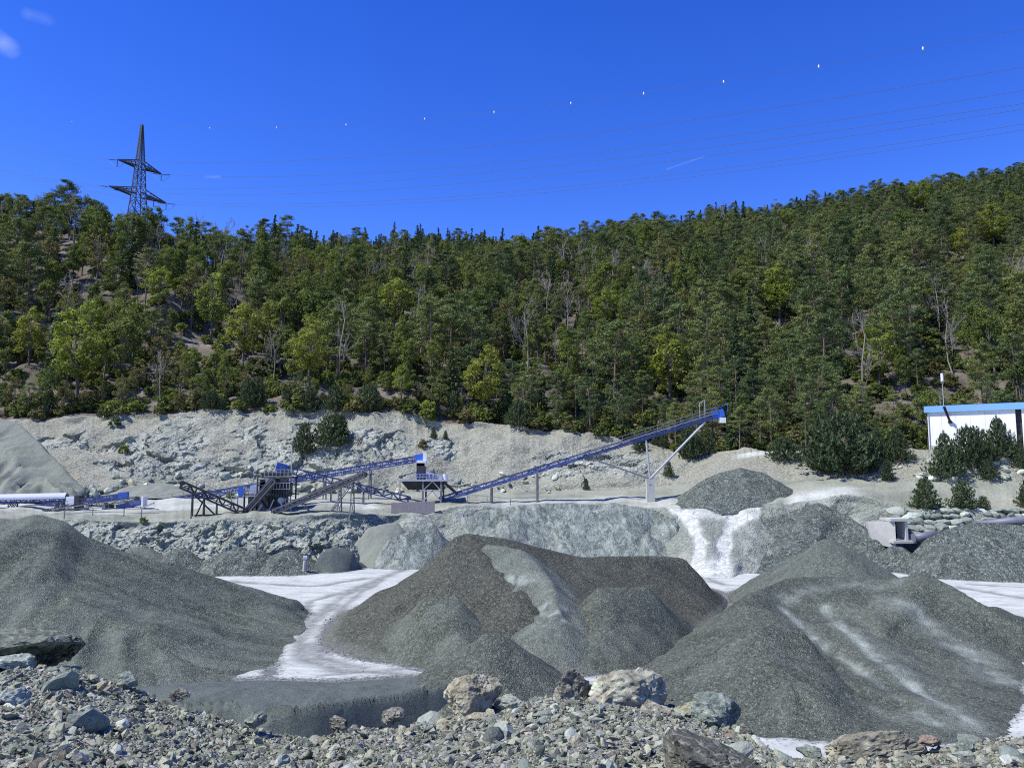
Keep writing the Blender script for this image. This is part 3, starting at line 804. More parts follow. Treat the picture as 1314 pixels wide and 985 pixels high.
# --- right: big ramped pile
rampT = track_dust([(1030, 775, 63), (1050, 795, 59), (1080, 830, 54), (1115, 862, 49.5), (1165, 900, 46), (1215, 930, 43)], 2.0)
def ramp_cut(P, z, t, s):
    return z - 0.6 * rampT(P) * sstep(0.12, 0.5, t)
pile("gravel_pile", "broad olive-grey gravel pile on the right with a wheel-marked ramp",
     np.vstack([pxl([(814, 850), (838, 884), (880, 908), (930, 928), (1000, 940), (1100, 950), (1205, 952), (1268, 930), (1295, 905), (1303, 872), (1345, 850), (1400, 830)]), [[54, 66], [44, 76], [32, 82], [22, 80]], pxl([(925, 785), (870, 815)])]),
     att([(962, 763, 65), (1012, 742, 69), (1060, 738, 70), (1130, 743, 69), (1165, 737, 67), (1187, 731, 66), (1212, 746, 65), (1250, 768, 63), (1310, 798, 60.5)]), M['gravel_olive'], seed=31, lump=0.3, gully=0.25, gfreq=0.4, res=0.3,
     tracks=[([(1005, 782), (1028, 800), (1050, 818), (1072, 838)], .55, .8), ([(1060, 780), (1080, 803), (1105, 826), (1130, 846)], .5, .9), ([(1072, 838), (1105, 858), (1150, 890), (1205, 930)], .35, .6),
             ([(1130, 846), (1165, 872), (1205, 898), (1255, 930)], .5, .65), ([(1010, 770), (1035, 756), (1090, 748), (1150, 746)], .8, .35), ([(1145, 772), (1180, 790), (1215, 820), (1255, 848), (1292, 872)], 1.3, .6), ([(1090, 790), (1110, 815), (1160, 862), (1220, 905)], 1.3, .28),
             ([(1150, 910), (1200, 925), (1240, 932)], 1.2, .45)], tpow=1.28,
     extra=ramp_cut)
pile("gravel_pile", "domed lobe of green-grey gravel below the wheel-marked ramp",
     np.vstack([pxl([(885, 908), (945, 932), (1040, 945), (1110, 944)]), [[22, 48], [21, 57], [15, 61], [9.5, 56]]]),
     att([(975, 800, 52.5), (1025, 803, 52.5)]), M['gravel_olive'], seed=33, lump=0.25, res=0.26)
# --- back row
ct = at(1062, 689, 84)
pile("gravel_pile", "pointed small grey heap standing behind the wheel-marked pile", circle(ct[:2], 10.5, seed=6), att([(1058, 689, 84), (1067, 689, 84)]), M['gravel_olive'], seed=35, lump=0.15, dustf=lambda P, z, t, s: 0.12 + 0 * t)
pile("gravel_pile", "blue-grey coarse gravel cone under the head of the long conveyor",
     np.array([at(848, 640, 133)[:2], at(866, 650, 127.5)[:2], at(915, 655, 124)[:2], at(990, 655, 123.5)[:2], at(1042, 650, 126)[:2], at(1060, 645, 132)[:2], (54, 141), (44, 149), (33, 148), (26, 140)]),
     att([(926, 605, 134), (950, 599, 134), (980, 605, 134)]), M['gravel_blue'], z0=7.4, seed=37, lump=0.25, gully=0.1)
pile("gravel_pile", "coarse blue-grey gravel pile right of the white dusty ramp",
     np.vstack([pxl([(926, 712), (940, 732), (1000, 737), (1100, 736), (1180, 726)]), [[66, 116], [64, 121], [54, 130], [40, 131], [32, 127]]]),
     att([(958, 672, 120), (1005, 657, 121.5), (1050, 643, 122.5), (1085, 659, 120), (1125, 688, 114)]), M['gravel_blue'], seed=39, lump=0.3)
pile("gravel_pile", "coarse blue-grey gravel pile at the right edge before the stone embankment",
     np.vstack([pxl([(1140, 722), (1165, 739), (1250, 744), (1400, 746)]), [[84, 104], [86, 115], [68, 116], [54, 113]]]),
     att([(1188, 692, 108), (1215, 678, 108.5), (1250, 668, 109), (1300, 670, 109), (1350, 676, 109)]), M['gravel_blue'], seed=43, lump=0.25)
pile("gravel_pile", "little grey gravel heap at the foot of the concrete culvert", circle(at(1152, 715, 110.5)[:2], 5.5, 4.2, seed=9), att([(1146, 699, 110.5), (1156, 700, 110.5)]), M['gravel_blue'], seed=45, lump=0.15)
pile("gravel_pile", "white-streaked grey spoil mound below the long blue conveyor",
     np.vstack([pxl([(566, 712), (600, 726), (700, 724), (800, 724), (870, 728), (892, 715)]), [[29, 124], [24, 133], [0, 134], [-10, 130]]]),
     att([(612, 655, 123), (700, 644, 125.5), (790, 645, 126), (840, 652, 124.5), (868, 668, 121.5)]), M['gravel_dusty'], seed=47, lump=0.6, gully=0.6, gfreq=0.3, res=0.35)
pile("gravel_pile", "streaked grey spoil heap left of the white-streaked mound",
     np.vstack([pxl([(462, 727), (520, 731), (585, 726)]), [[-6, 124], [-14, 126], [-21, 121]]]),
     att([(500, 690, 115), (555, 668, 119)]), M['gravel_dusty'], seed=49, lump=0.4, gully=0.3)
pile("sand_heap", "smooth pale green-grey sand slumped under the grey stacker conveyor",
     np.vstack([pxl([(445, 725), (500, 729), (545, 722)]), [[-10, 124], [-20, 125], [-26, 119]]]),
     att([(470, 676, 119), (510, 668, 121)]), M['sand_green'], seed=51, lump=0.4)["category"] = "sand heap"
smalls = [((180, 700), 5.6, 'gravel_grey', "first small heap from the left below the rock bench"), ((232, 701), 4.6, 'gravel_blue', "second small pointed heap from the left below the rock bench"),
          ((306, 698), 5.0, 'gravel_blue', "third small heap, below the black stacker conveyor"), ((326, 701), 4.6, 'gravel_blue', "small heap merged with its left neighbour below the crusher"),
          ((371, 703), 5.0, 'gravel_blue', "small pointed heap beside the white post")]
for k, ((px, py), r, m, lab) in enumerate(smalls):
    c = at(px, py, 109)
    pile("gravel_pile", lab, circle(c[:2], r * 1.25, r, seed=60 + k), att([(px - 3, py + 1, 109), (px + 4, py + 1, 109)]), M[m], seed=60 + k, lump=0.2, group="small heaps below the rock bench")
pile("gravel_pile", "flat-topped dark fine heap right of the white post",
     np.vstack([pxl([(393, 733), (430, 736), (464, 729)]), [[-20, 113], [-24, 115], [-29.5, 112]]]),
     att([(412, 705, 108), (430, 700, 109), (455, 702, 110)]), M['fines_dark'], seed=67, lump=0.1)
# --- far left sand slope
pile("sand_heap", "tall green-grey sand slope behind the covered conveyor",
     np.array([at(118, 634, 152)[:2], at(95, 642, 147)[:2], at(40, 648, 142)[:2], at(-60, 650, 140)[:2], (-140, 140), (-160, 200), (-130, 215), at(40, 545, 205)[:2], at(95, 570, 185)[:2], at(120, 610, 165)[:2]]),
     att([(-250, 495, 168), (-60, 515, 165), (0, 534, 163), (22, 541, 162.5), (50, 566, 159), (80, 599, 155), (108, 628, 152.5)]), M['sand_green'], z0=8.0, seed=71, lump=0.5, gully=1.7, gfreq=0.42, res=0.4, rounded=0.02, tpow=1.15)["category"] = "sand heap"
pile("sand_heap", "low green-grey sand berm along the foot of the pale rock wall",
     np.array([at(120, 637, 150)[:2], at(170, 642, 150)[:2], at(240, 640, 151)[:2], at(265, 634, 155)[:2], at(250, 620, 168)[:2], at(130, 620, 168)[:2]]),
     att([(150, 620, 160), (190, 618, 161), (235, 622, 161)]), M['sand_green'], z0=8.5, seed=73, lump=0.4)["category"] = "sand heap"
# quarry floor
fx, fy = np.meshgrid(np.arange(-110, 120, 0.42), np.concatenate([np.arange(12, 36, 1.5), np.arange(36, 135, 0.5)]))
fp = np.stack([fx, fy, np.zeros_like(fx)], -1)
fz = 0.12 * fbm(fp / 9.0, 4, 90) + 0.03 * fbm(fp / 1.3, 3, 91) - 0.05
rut = np.zeros(fx.size)
PF = np.stack([fx.ravel(), fy.ravel()], 1)
for pts, wd in (([(520, 730), (450, 757), (402, 795), (384, 822), (388, 842), (430, 857), (520, 864)], 0.75), ([(490, 742), (455, 765), (420, 800), (403, 824), (412, 842), (465, 855)], 0.6),
                ([(300, 745), (400, 752), (470, 742)], 0.7), ([(505, 734), (470, 750), (430, 772), (402, 795)], 0.35), ([(440, 760), (400, 770), (380, 800), (356, 832), (352, 850)], 0.5), ([(410, 866), (460, 862), (520, 858)], 0.4), ([(895, 736), (930, 748), (985, 752)], 0.6), ([(1250, 748), (1310, 752), (1400, 760)], 0.5), ([(900, 742), (960, 752), (1000, 745)], 0.5), ([(1230, 752), (1290, 762), (1400, 778)], 0.8),
                ([(1240, 775), (1300, 790), (1400, 800)], 1.0), ([(960, 930), (1040, 945), (1120, 955)], 0.4)):
    d, s, _ = seg_dist(PF, pxl(pts), False)
    rut = np.maximum(rut, np.exp(-((d + 0.35 * fbm(v3(PF[:, 0] / 2, PF[:, 1] / 2), 3, 93)) / wd) ** 2) * 0.8)
spill = np.zeros(len(PF))
for ft_ in FEET:
    d, _, _ = seg_dist(PF, ft_, True); spill = np.maximum(spill, 0.75 * np.exp(-d / 1.1))
fz = fz - 0.10 * rut.reshape(fx.shape)
fp[..., 2] = fz
tag(link("quarry_floor", np_mesh("quarry_floor", fp, grid_faces(*fx.shape), [M['floor']], True, {"rut": rut, "spill": spill})), kind="structure")

# ------------------------------------------------------------------ vegetation
def leaf_mat(name, stops, trans=0.35, isl=0.6):
    t = NT(name)
    base = t.ramp(t.rnd(), stops)
    ri = t.geo.outputs['Random Per Island']
    col = t.mix(t.math('MULTIPLY', ri, isl), base, t.mix(1.0, base, (1.7, 1.6, 1.3), 'MULTIPLY'))
    col = t.mix(t.ramp(ri, [(0.0, 0.5), (0.3, 0.0)]), col, t.mix(1.0, base, (0.6, 0.62, 0.6), 'MULTIPLY'))
    t.col(col); t.set(Roughness=0.6)
    tr = t.n.new("ShaderNodeBsdfTranslucent"); t.put(tr.inputs['Color'], t.mix(1.0, col, (1.1, 1.2, 0.6), 'MULTIPLY'))
    mx = t.n.new("ShaderNodeMixShader"); mx.inputs[0].default_value = trans
    t.l.new(t.b.outputs[0], mx.inputs[1]); t.l.new(tr.outputs[0], mx.inputs[2]); t.l.new(mx.outputs[0], t.out.inputs['Surface'])
    return t.m
M['leaf'] = leaf_mat("fresh_leaves", [(0.0, (0.070, 0.100, 0.031)), (0.3, (0.098, 0.135, 0.035)), (0.6, (0.135, 0.168, 0.040)), (0.85, (0.107, 0.125, 0.046)), (1.0, (0.186, 0.225, 0.046))])
M['leaf_bright'] = leaf_mat("bright_spring_leaves", [(0.0, (0.15, 0.19, 0.040)), (0.5, (0.185, 0.225, 0.044)), (1.0, (0.20, 0.21, 0.046))])
M['leaf_budding'] = leaf_mat("budding_leaves", [(0.0, (0.117, 0.107, 0.050)), (0.5, (0.138, 0.132, 0.055)), (1.0, (0.117, 0.126, 0.046))])
M['needle'] = leaf_mat("pine_needles", [(0.0, (0.055, 0.088, 0.033)), (0.4, (0.084, 0.120, 0.042)), (0.75, (0.118, 0.151, 0.048)), (1.0, (0.146, 0.171, 0.056))], 0.1)
M['needle_dark'] = leaf_mat("spruce_needles", [(0.0, (0.034, 0.062, 0.028)), (0.5, (0.055, 0.086, 0.037)), (1.0, (0.077, 0.103, 0.040))], 0.08)
M['needle_bright'] = leaf_mat("young_pine_needles", [(0.0, (0.033, 0.054, 0.025)), (0.5, (0.045, 0.070, 0.032)), (1.0, (0.057, 0.084, 0.033))], 0.12)
def bark_mat(name, a, b):
    t = NT(name)
    t.col(t.mix(t.noise(1.0, 5, 0.7, t.scaled(t.objc, (3, 3, 0.6))), a, b)); t.bump(t.noise(4, 5, 0.7, t.scaled(t.objc, (3, 3, 0.6))), 0.6, 0.05)
    return t.m
M['bark'] = bark_mat("grey_bark", (0.07, 0.062, 0.052), (0.17, 0.155, 0.135))
M['bark_pine'] = bark_mat("pine_bark", (0.10, 0.075, 0.058), (0.21, 0.16, 0.125))
M['bark_dead'] = bark_mat("bleached_bark", (0.16, 0.148, 0.132), (0.30, 0.285, 0.26))

class Leaves:
    def __init__(self): self.c, self.u, self.v = [], [], []
    def add(self, c, u, v): self.c.append(c); self.u.append(u); self.v.append(v)
    def clump(self, g, ctr, rad, n, size, aspect=0.7, flat=1.0, upb=0.35):
        d = g.normal(size=(n, 3)); d /= np.linalg.norm(d, axis=1)[:, None]
        r = g.uniform(0.25, 1.0, n) ** 0.6
        c = ctr + d * r[:, None] * rad * np.array([1, 1, flat])
        nn = d * 0.9 + g.normal(size=(n, 3)) * 0.5 + np.array([0, 0, upb + 0.35]); nn /= np.linalg.norm(nn, axis=1)[:, None]
        a = g.normal(size=(n, 3)); u = np.cross(nn, a); u /= np.linalg.norm(u, axis=1)[:, None]
        v = np.cross(nn, u); s = size * g.uniform(0.6, 1.3, n)[:, None]
        self.add(c, u * s, v * s * aspect)
    def data(self):
        c, u, v = np.concatenate(self.c), np.concatenate(self.u), np.concatenate(self.v)
        V = np.stack([c - u, c - v * 0.9 + u * 0.1, c + u, c + v], 1).reshape(-1, 3)
        return V, np.arange(len(V)).reshape(-1, 4)
def tube_np(pts, rs, n=6):
    m = MB(); m.tube(pts, rs, n, cap=False)
    V = np.array(m.v); Fc = np.array([f for f in m.f if len(f) == 4])
    return V, Fc
class Wood:
    def __init__(self): self.V, self.F, self.n = [], [], 0
    def tube(self, pts, rs, n=6):
        V, Fc = tube_np(pts, rs, n); self.V.append(V); self.F.append(Fc + self.n); self.n += len(V)
    def data(self): return np.concatenate(self.V), np.concatenate(self.F)
def limb(w, g, a, b, r0, r1, n=5, sag=0.0, bend=0.12):
    a, b = np.asarray(a, float), np.asarray(b, float)
    L = np.linalg.norm(b - a); ts = np.linspace(0, 1, 4)
    off = g.normal(size=3) * bend * L
    pts = [a + (b - a) * t + off * math.sin(math.pi * t) * 0.5 + np.array([0, 0, sag * L * (t - 1) * t]) for t in ts]
    w.tube(pts, [r0 + (r1 - r0) * t for t in ts], n)

def broadleaf(seed, h=12.5, wide=0.30, sparse=1.0, mat='leaf'):
    g = np.random.default_rng(seed); w, lv = Wood(), Leaves()
    lean = g.normal(size=2) * 0.04 * h
    top = np.array([lean[0], lean[1], h * 0.82])
    w.tube([(0, 0, -1.2), (lean[0] * .2, lean[1] * .2, h * .25), (lean[0] * .6, lean[1] * .6, h * .55), tuple(top)], [h * .017, h * .014, h * .009, h * .003], 7)
    c0 = np.array([lean[0] * .6, lean[1] * .6, h * 0.60]); R = np.array([h * wide, h * wide, h * 0.42])
    lobes = g.normal(size=(7, 3)); lobes /= np.linalg.norm(lobes, axis=1)[:, None]
    nC = int(62 * sparse)
    for k in range(nC):
        d = g.normal(size=3); d[2] = d[2] * 0.9 + 0.15; d /= np.linalg.norm(d)
        k_ = 0.72 + 0.38 * max(0, (lobes @ d).max() - 0.55) / 0.45
        r = g.uniform(0.35, 1.0) ** 0.55 * k_
        p = c0 + d * R * r
        if p[2] < h * 0.22: continue
        lv.clump(g, p, h * g.uniform(0.04, 0.08), int(g.integers(45, 80)), 0.16, 0.75, 0.8)
        if k % 5 == 0: limb(w, g, (lean[0] * .5, lean[1] * .5, h * g.uniform(.25, .6)), p, h * .006, h * .0015, 4)
    return w.data(), lv.data(), mat, 'bark', h
def pine(seed, h=15.0):
    g = np.random.default_rng(seed); w, lv = Wood(), Leaves()
    lean = g.normal(size=2) * 0.025 * h
    ax = lambda z: np.array([lean[0] * (z / h) ** 2, lean[1] * (z / h) ** 2, z])
    w.tube([(0, 0, -1.2), ax(h * .3), ax(h * .65), ax(h * .97)], [h * .0155, h * .012, h * .008, h * .002], 7)
    z0 = h * g.uniform(0.28, 0.45); z = z0
    while z < h * 0.96:
        f = (z - z0) / (h - z0)
        R = h * 0.20 * (0.55 + 0.75 * math.sin(math.pi * min(1, f * 0.72 + 0.22))) * (1 - f ** 3 * 0.75)
        for b in range(int(g.integers(3, 6))):
            a = g.uniform(0, 2 * math.pi); r = R * g.uniform(0.55, 1.15)
            e = ax(z) + np.array([math.cos(a) * r, math.sin(a) * r, r * g.uniform(0.05, 0.35)])
            limb(w, g, ax(z), e, h * .0045 * (1.1 - f), h * .001, 4)
            for q in (1.0, 0.68):
                lv.clump(g, ax(z) * (1 - q) + e * q, h * 0.055 * g.uniform(0.8, 1.25), int(66 * g.uniform(.8, 1.2)), 0.21, 0.30, 0.5, 0.6)
        z += h * g.uniform(0.045, 0.075)
    lv.clump(g, ax(h * .97), h * .05, 40, 0.30, 0.3, 0.8, 0.6)
    return w.data(), lv.data(), 'needle', 'bark_pine', h
def spruce(seed, h=17.0):
    g = np.random.default_rng(seed); w, lv = Wood(), Leaves()
    w.tube([(0, 0, -1.2), (0, 0, h * .5), (0, 0, h * .99)], [h * .014, h * .009, h * .001], 6)
    z = h * 0.10
    while z < h * 0.985:
        f = z / h; R = h * 0.19 * (1 - f) ** 0.85 + 0.12
        nb = max(4, int(8 * (1 - f * .5)))
        for b in range(nb):
            a = g.uniform(0, 2 * math.pi); r = R * g.uniform(0.75, 1.1); n = max(3, int(r / 0.24))
            t = np.linspace(0.15, 1, n)[:, None]
            dirv = np.array([math.cos(a), math.sin(a), 0]); side = np.array([-math.sin(a), math.cos(a), 0])
            c = np.array([0, 0, z]) + dirv * r * t + np.array([0, 0, 1]) * (-0.30 * r * t ** 1.2 + 0.10 * r * t ** 4) + g.normal(size=(n, 3)) * 0.06
            u = np.repeat((dirv * 0.30 - np.array([0, 0, .12]))[None], n, 0) * g.uniform(.7, 1.2, (n, 1))
            v = side * 0.24 * (1.2 - 0.7 * t) + np.array([0, 0, -1]) * g.uniform(0.0, 0.22, (n, 1))
            lv.add(c, u, v); lv.add(c - np.array([0, 0, .1]), u, -side * 0.22 * (1.2 - .7 * t) + np.array([0, 0, -1]) * g.uniform(0.05, 0.28, (n, 1)))
        z += h * 0.030
    return w.data(), lv.data(), 'needle_dark', 'bark', h
def young_pine(seed, h=6.0, wide=0.36, top=True):
    g = np.random.default_rng(seed); w, lv = Wood(), Leaves()
    w.tube([(0, 0, -.6), (0, 0, h * .5), (0, 0, h * .98)], [h * .016, h * .011, h * .003], 6)
    z = h * 0.04; sx = g.uniform(.8, 1.2, 8)
    while z < h * 0.92:
        f = z / h; R0 = h * wide * (1 - f) ** (0.85 if seed % 2 else 0.55) * (0.8 + 0.4 * g.uniform())
        nb = int(7 + 5 * (1 - f))
        for b in range(nb):
            a = 2 * math.pi * (b + g.uniform(-.3, .3)) / nb; r = R0 * g.uniform(0.7, 1.08) * sx[int(a / 6.3 * 8) % 8]
            e = np.array([math.cos(a) * r, math.sin(a) * r, z + r * g.uniform(0.18, 0.38)])
            if b % 2: limb(w, g, (0, 0, z), e, h * .004, h * .001, 3)
            m = max(5, int(r / .085)); q = g.uniform(.25, 1.0, (m, 1)) ** .8
            c = np.array([0, 0, z]) * (1 - q) + e * q + g.normal(size=(m, 3)) * h * .016
            d = e / (np.linalg.norm(e) + 1e-6) * .5 + g.normal(size=(m, 3)) * .45 + np.array([0, 0, .55])
            d /= np.linalg.norm(d, axis=1)[:, None]; sd = np.cross(d, g.normal(size=(m, 3))); sd /= np.linalg.norm(sd, axis=1)[:, None]
            lv.add(c, d * g.uniform(.14, .26, (m, 1)), sd * g.uniform(.05, .09, (m, 1)))
            k = 4; lv.add(e + g.normal(size=(k, 3)) * .05 + [0, 0, .15], np.array([[0, 0, .2]]) * g.uniform(.7, 1.3, (k, 1)) + g.normal(size=(k, 3)) * .04, g.normal(size=(k, 3)) * .05)
        z += h * 0.052
    for zz in np.linspace(h * .84, h * 1.0, 9): lv.clump(g, np.array([0, 0, zz]), h * .022, 12, 0.15, 0.25, 1.2, 1.4)
    return w.data(), lv.data(), 'needle_bright', 'bark_pine', h
def shrub(seed, h=3.2, mat='leaf'):
    g = np.random.default_rng(seed); w, lv = Wood(), Leaves()
    for k in range(30):
        d = g.normal(size=3); d[2] = abs(d[2]); d /= np.linalg.norm(d)
        p = np.array([0, 0, h * .12]) + d * np.array([h * .52, h * .52, h * .72]) * g.uniform(.35, 1.0) ** .6
        lv.clump(g, p, h * g.uniform(.13, .2), int(g.integers(22, 36)), 0.20, 0.7, .8)
        if k % 3 == 0: limb(w, g, (0, 0, -.5), p, h * .012, h * .004, 3)
    return w.data(), lv.data(), mat, 'bark', h
def bare_tree(seed, h=13.0, twigs=1.0):
    g = np.random.default_rng(seed); w = Wood()
    def grow(a, d, L, r, lvl):
        b = a + d * L
        limb(w, g, a, b, r, r * .6, 5 if lvl == 0 else 3, bend=0.08)
        if lvl >= 3: return
        for k in range(int(g.integers(4, 7)) if lvl else 9):
            t = g.uniform(.3, 1.0) if lvl else g.uniform(.35, 1.0)
            nd = d * 0.8 + g.normal(size=3) * (0.5 if lvl else 0.42) + np.array([0, 0, .25]); nd /= np.linalg.norm(nd)
            grow(a + (b - a) * t, nd, L * g.uniform(.28, .48) * (1.15 - .4 * t), max(r * .42, 0.022), lvl + 1)
    grow(np.array([0, 0, -1.0]), np.array([g.normal() * .04, g.normal() * .04, 1.0]), h * .86, h * .011, 0)
    return w.data(), None, None, 'bark_dead', h

KINDS = {}
def add_kind(key, name, datas):
    out = []
    for (wd, ld, lm, bm_, h) in datas:
        tm = np_mesh(name + "_trunk", wd[0], wd[1], [M[bm_]], True)
        cm = np_mesh(name + "_crown", ld[0], ld[1], [M[lm]], False) if ld else None
        if ld:
            V = np.concatenate([wd[0], ld[0]]); Q = np.concatenate([wd[1], ld[1] + len(wd[0])])
            jm = np_mesh(name + "_whole", V, Q, [M[bm_], M[lm]], False, mat_idx=np.concatenate([np.zeros(len(wd[1])), np.ones(len(ld[1]))]))
        else: jm = tm
        out.append((tm, cm, jm, h))
    KINDS[key] = (name, out)
add_kind('broad', "broadleaf_tree", [broadleaf(100 + k, 12.5, wd) for k, wd in enumerate((.17, .20, .24, .155, .19))])
add_kind('bright', "broadleaf_tree", [broadleaf(130 + k, 12.5, wd, 1.15, 'leaf_bright') for k, wd in enumerate((.22, .25, .28))])
add_kind('bud', "budding_tree", [broadleaf(120 + k, 13.0, .21, .6, 'leaf_budding') for k in range(3)])
add_kind('pine', "pine_tree", [pine(140 + k, hh) for k, hh in enumerate((15, 15, 14, 16, 15))])
add_kind('spruce', "spruce_tree", [spruce(160 + k) for k in range(3)])
add_kind('bare', "leafless_tree", [bare_tree(180 + k) for k in range(4)])
add_kind('young', "young_pine", [young_pine(200 + k, 6.0, wd) for k, wd in enumerate((.34, .40, .46, .36))])
add_kind('shrub', "shrub", [shrub(220 + k) for k in range(3)] + [shrub(230, 3.2, 'leaf_budding')])

def plant(key, P, hgt, label, cat, group=None, var=None, rz=None, wide=1.0):
    name, vs = KINDS[key]
    tm, cm, jm, h = vs[(rng.integers(len(vs)) if var is None else var) % len(vs)]
    e = empty(name, P, float(rng.uniform(0, 6.28)) if rz is None else rz)
    s = hgt / h; e.scale = (s * wide, s * wide, s)
    link("trunk" if key not in ('shrub',) else "stem", tm, e)
    if cm is not None: link("crown" if key not in ('shrub',) else "foliage", cm, e)
    return tag(e, label, cat, group)

# forest: scattered trees; the ones that show largest become single trees, the rest one wood
cand = []
cellmap = {}
def near_ok(x, y, r):
    ci, cj = int(x // 4), int(y // 4)
    for a in range(ci - 2, ci + 3):
        for b in range(cj - 2, cj + 3):
            for (qx, qy, qr) in cellmap.get((a, b), ()):
                if (qx - x) ** 2 + (qy - y) ** 2 < (0.5 * (r + qr)) ** 2: return False
    return True
rowY = lambda i, j: G[i, j, 1]
i3 = np.where(sid == 3)[0][0]; i7 = np.where(sid == 7)[0][-1]
jsel = np.where((cols > -130) & (cols < 1450))[0]
tries = 26000
yy = np.sqrt(rng.uniform(150.0 ** 2, 640.0 ** 2, tries)); jj = rng.choice(jsel, tries)
dens_all = None
Gs = G[i3:i7 + 1]
pts = []
for k in range(tries):
    j = jj[k]; colY = Gs[:, j, 1]
    if yy[k] < colY[0] + 0.5 or yy[k] > colY[-1]: continue
    i = int(np.searchsorted(colY, yy[k])); i = min(max(i, 1), len(colY) - 1)
    t = (yy[k] - colY[i - 1]) / (colY[i] - colY[i - 1] + 1e-9)
    pts.append(Gs[i - 1, j] * (1 - t) + Gs[i, j] * t)
pts = np.array(pts); pts[:, 0] += rng.normal(size=len(pts)) * 0.4
ppx, ppy = proj(pts)
nA = fbm(pts / 45.0, 3, 301); nB = fbm(pts / 18.0, 3, 302); nC = fbm(pts / 30.0, 3, 305)
# open stony patches between the trees, mostly low on the left slope and on the right shoulder
def blob(px, py, cx, cy, rx, ry): return np.exp(-(((px - cx) / rx) ** 2 + ((py - cy) / ry) ** 2))
openness = 0.95 * blob(ppx, ppy, 40, 455, 45, 40) + 1.0 * blob(ppx, ppy, 225, 455, 60, 22) + 0.9 * blob(ppx, ppy, 30, 505, 45, 22) + 0.9 * blob(ppx, ppy, 265, 480, 25, 40) + 0.8 * blob(ppx, ppy, 460, 460, 30, 30) \
    + 1.1 * blob(ppx, ppy, 1150, 545, 32, 22) + 0.7 * blob(ppx, ppy, 1130, 400, 40, 20) + 0.75 * blob(ppx, ppy, 1200, 370, 40, 20) + 0.9 * blob(ppx, ppy, 1260, 545, 90, 18) + 0.5 * blob(ppx, ppy, 560, 520, 40, 15)
pineness = 0.34 * sstep(620, 1050, ppx) + 0.34 * nA + 0.32 * nB + 0.10 * sstep(420, 300, ppy) * sstep(600, 800, ppx) + 0.18 * sstep(470, 540, ppy) - 0.12 * sstep(500, 250, ppx)
SPECIAL = [('bright', 100, 515, 112, 1.25), ('bright', 395, 500, 92, 1.15), ('bright', 620, 540, 96, 1.2), ('bright', 505, 430, 78, 1.15), ('bright', 312, 472, 90, 1.1), ('bright', 860, 525, 105, 1.15), ('bright', 1000, 425, 82, 1.35),
           ('bright', 1128, 502, 82, 1.35), ('bright', 1180, 278, 46, 1.5), ('bright', 1275, 325, 58, 1.5), ('bright', 1232, 340, 50, 1.4), ('bright', 1012, 296, 32, 1.4), ('bright', 780, 425, 60, 1.2), ('bright', 203, 405, 66, 1.1), ('bright', 36, 470, 78, 1.1),
           ('bare', 1111, 522, 122, .9), ('bare', 1205, 432, 78, 1.0), ('bare', 1226, 485, 104, .9), ('bare', 676, 484, 108, .9), ('bare', 438, 494, 112, .9), ('bare', 346, 502, 88, 1.0), ('bare', 728, 432, 72, 1.0), ('bare', 206, 522, 74, 1.0), ('bare', 1098, 452, 60, 1.1), ('bare', 300, 420, 60, 1.0)]
SPECIAL = [(k_, px, py, hp, wd, hit(px, py, 3, 6)) for (k_, px, py, hp, wd) in SPECIAL]
def hides(px, py, y, hp):
    for (_, a, b, h_, wd, P_) in SPECIAL:
        if abs(px - a) < h_ * .22 + hp * .16 and y < P_[1] + 2 and py - hp < b - h_ * .30 and py > b - h_ * .9: return True
    return False
for (_, a, b, h_, wd, P_) in SPECIAL: cellmap.setdefault((int(P_[0] // 4), int(P_[1] // 4)), []).append((P_[0], P_[1], 5.0))
for k in range(len(pts)):
    if openness[k] + 0.25 * nB[k] > 0.62: continue
    x, y, z = pts[k]
    edge = y - np.interp(ppx[k], cols, B4[:, 1])
    u = rng.uniform(); pn = pineness[k] + rng.normal() * 0.13
    if pn > 0.27: key = 'pine' if u > 0.12 else 'spruce'
    elif 330 < ppx[k] < 720 and ppy[k] < 345 and u < 0.55: key = 'spruce'
    elif nC[k] > 0.25 and u < 0.4: key = 'bud'
    elif nC[k] < -0.35 and u < 0.3: key = 'bare'
    elif u < 0.07: key = 'bare'
    elif u < 0.12: key = 'bud'
    elif u > 0.95: key = 'spruce'
    elif u > 0.86: key = 'pine'
    else: key = 'broad'
    hh = {'broad': 19.0, 'bud': 19.5, 'pine': 21.0, 'spruce': 21.0, 'bare': 20.0}[key] * rng.uniform(0.5, 1.3) * (0.85 if y > 420 else 1.0)
    if edge < 10: hh *= 0.75
    if edge < 3: hh *= 0.7
    r = 1.2 + hh * 0.30 * (0.95 if key in ('broad', 'bud') else 0.85)
    if hides(ppx[k], ppy[k], y, hh / y * F) or not near_ok(x, y, r): continue
    cellmap.setdefault((int(x // 4), int(y // 4)), []).append((x, y, r))
    cand.append((x, y, z, key, hh, ppx[k], ppy[k]))
print("trees", len(cand))
def zone(px, py, y):
    if px < 130: return "above the left end of the rock wall"
    if px < 300: return "on the slope below the lattice pylon"
    if px < 470: return "above the crusher"
    if px < 640: return "above the screening tower"
    if px < 780: return "above the right end of the rock wall"
    if px < 930: return "behind the upper long conveyor"
    if px < 1060: return "on the slope right of the conveyor head"
    if px < 1185: return "on the slope left of the white building"
    return "on the slope behind the white building"
def zlabel(key, px, py, y, hh):
    size = "tall " if hh > 22 else "short " if hh < 13.5 else ""
    if key == 'broad' and 13.5 <= hh < 17.5: size = "mid-sized "
    high = ", near the skyline" if y > 330 else ", front row" if y < 215 and py > 470 else ", high up" if py < 380 else "" if py > 440 else ", halfway up"
    return size + words[key][0] + " " + zone(px, py, y) + high
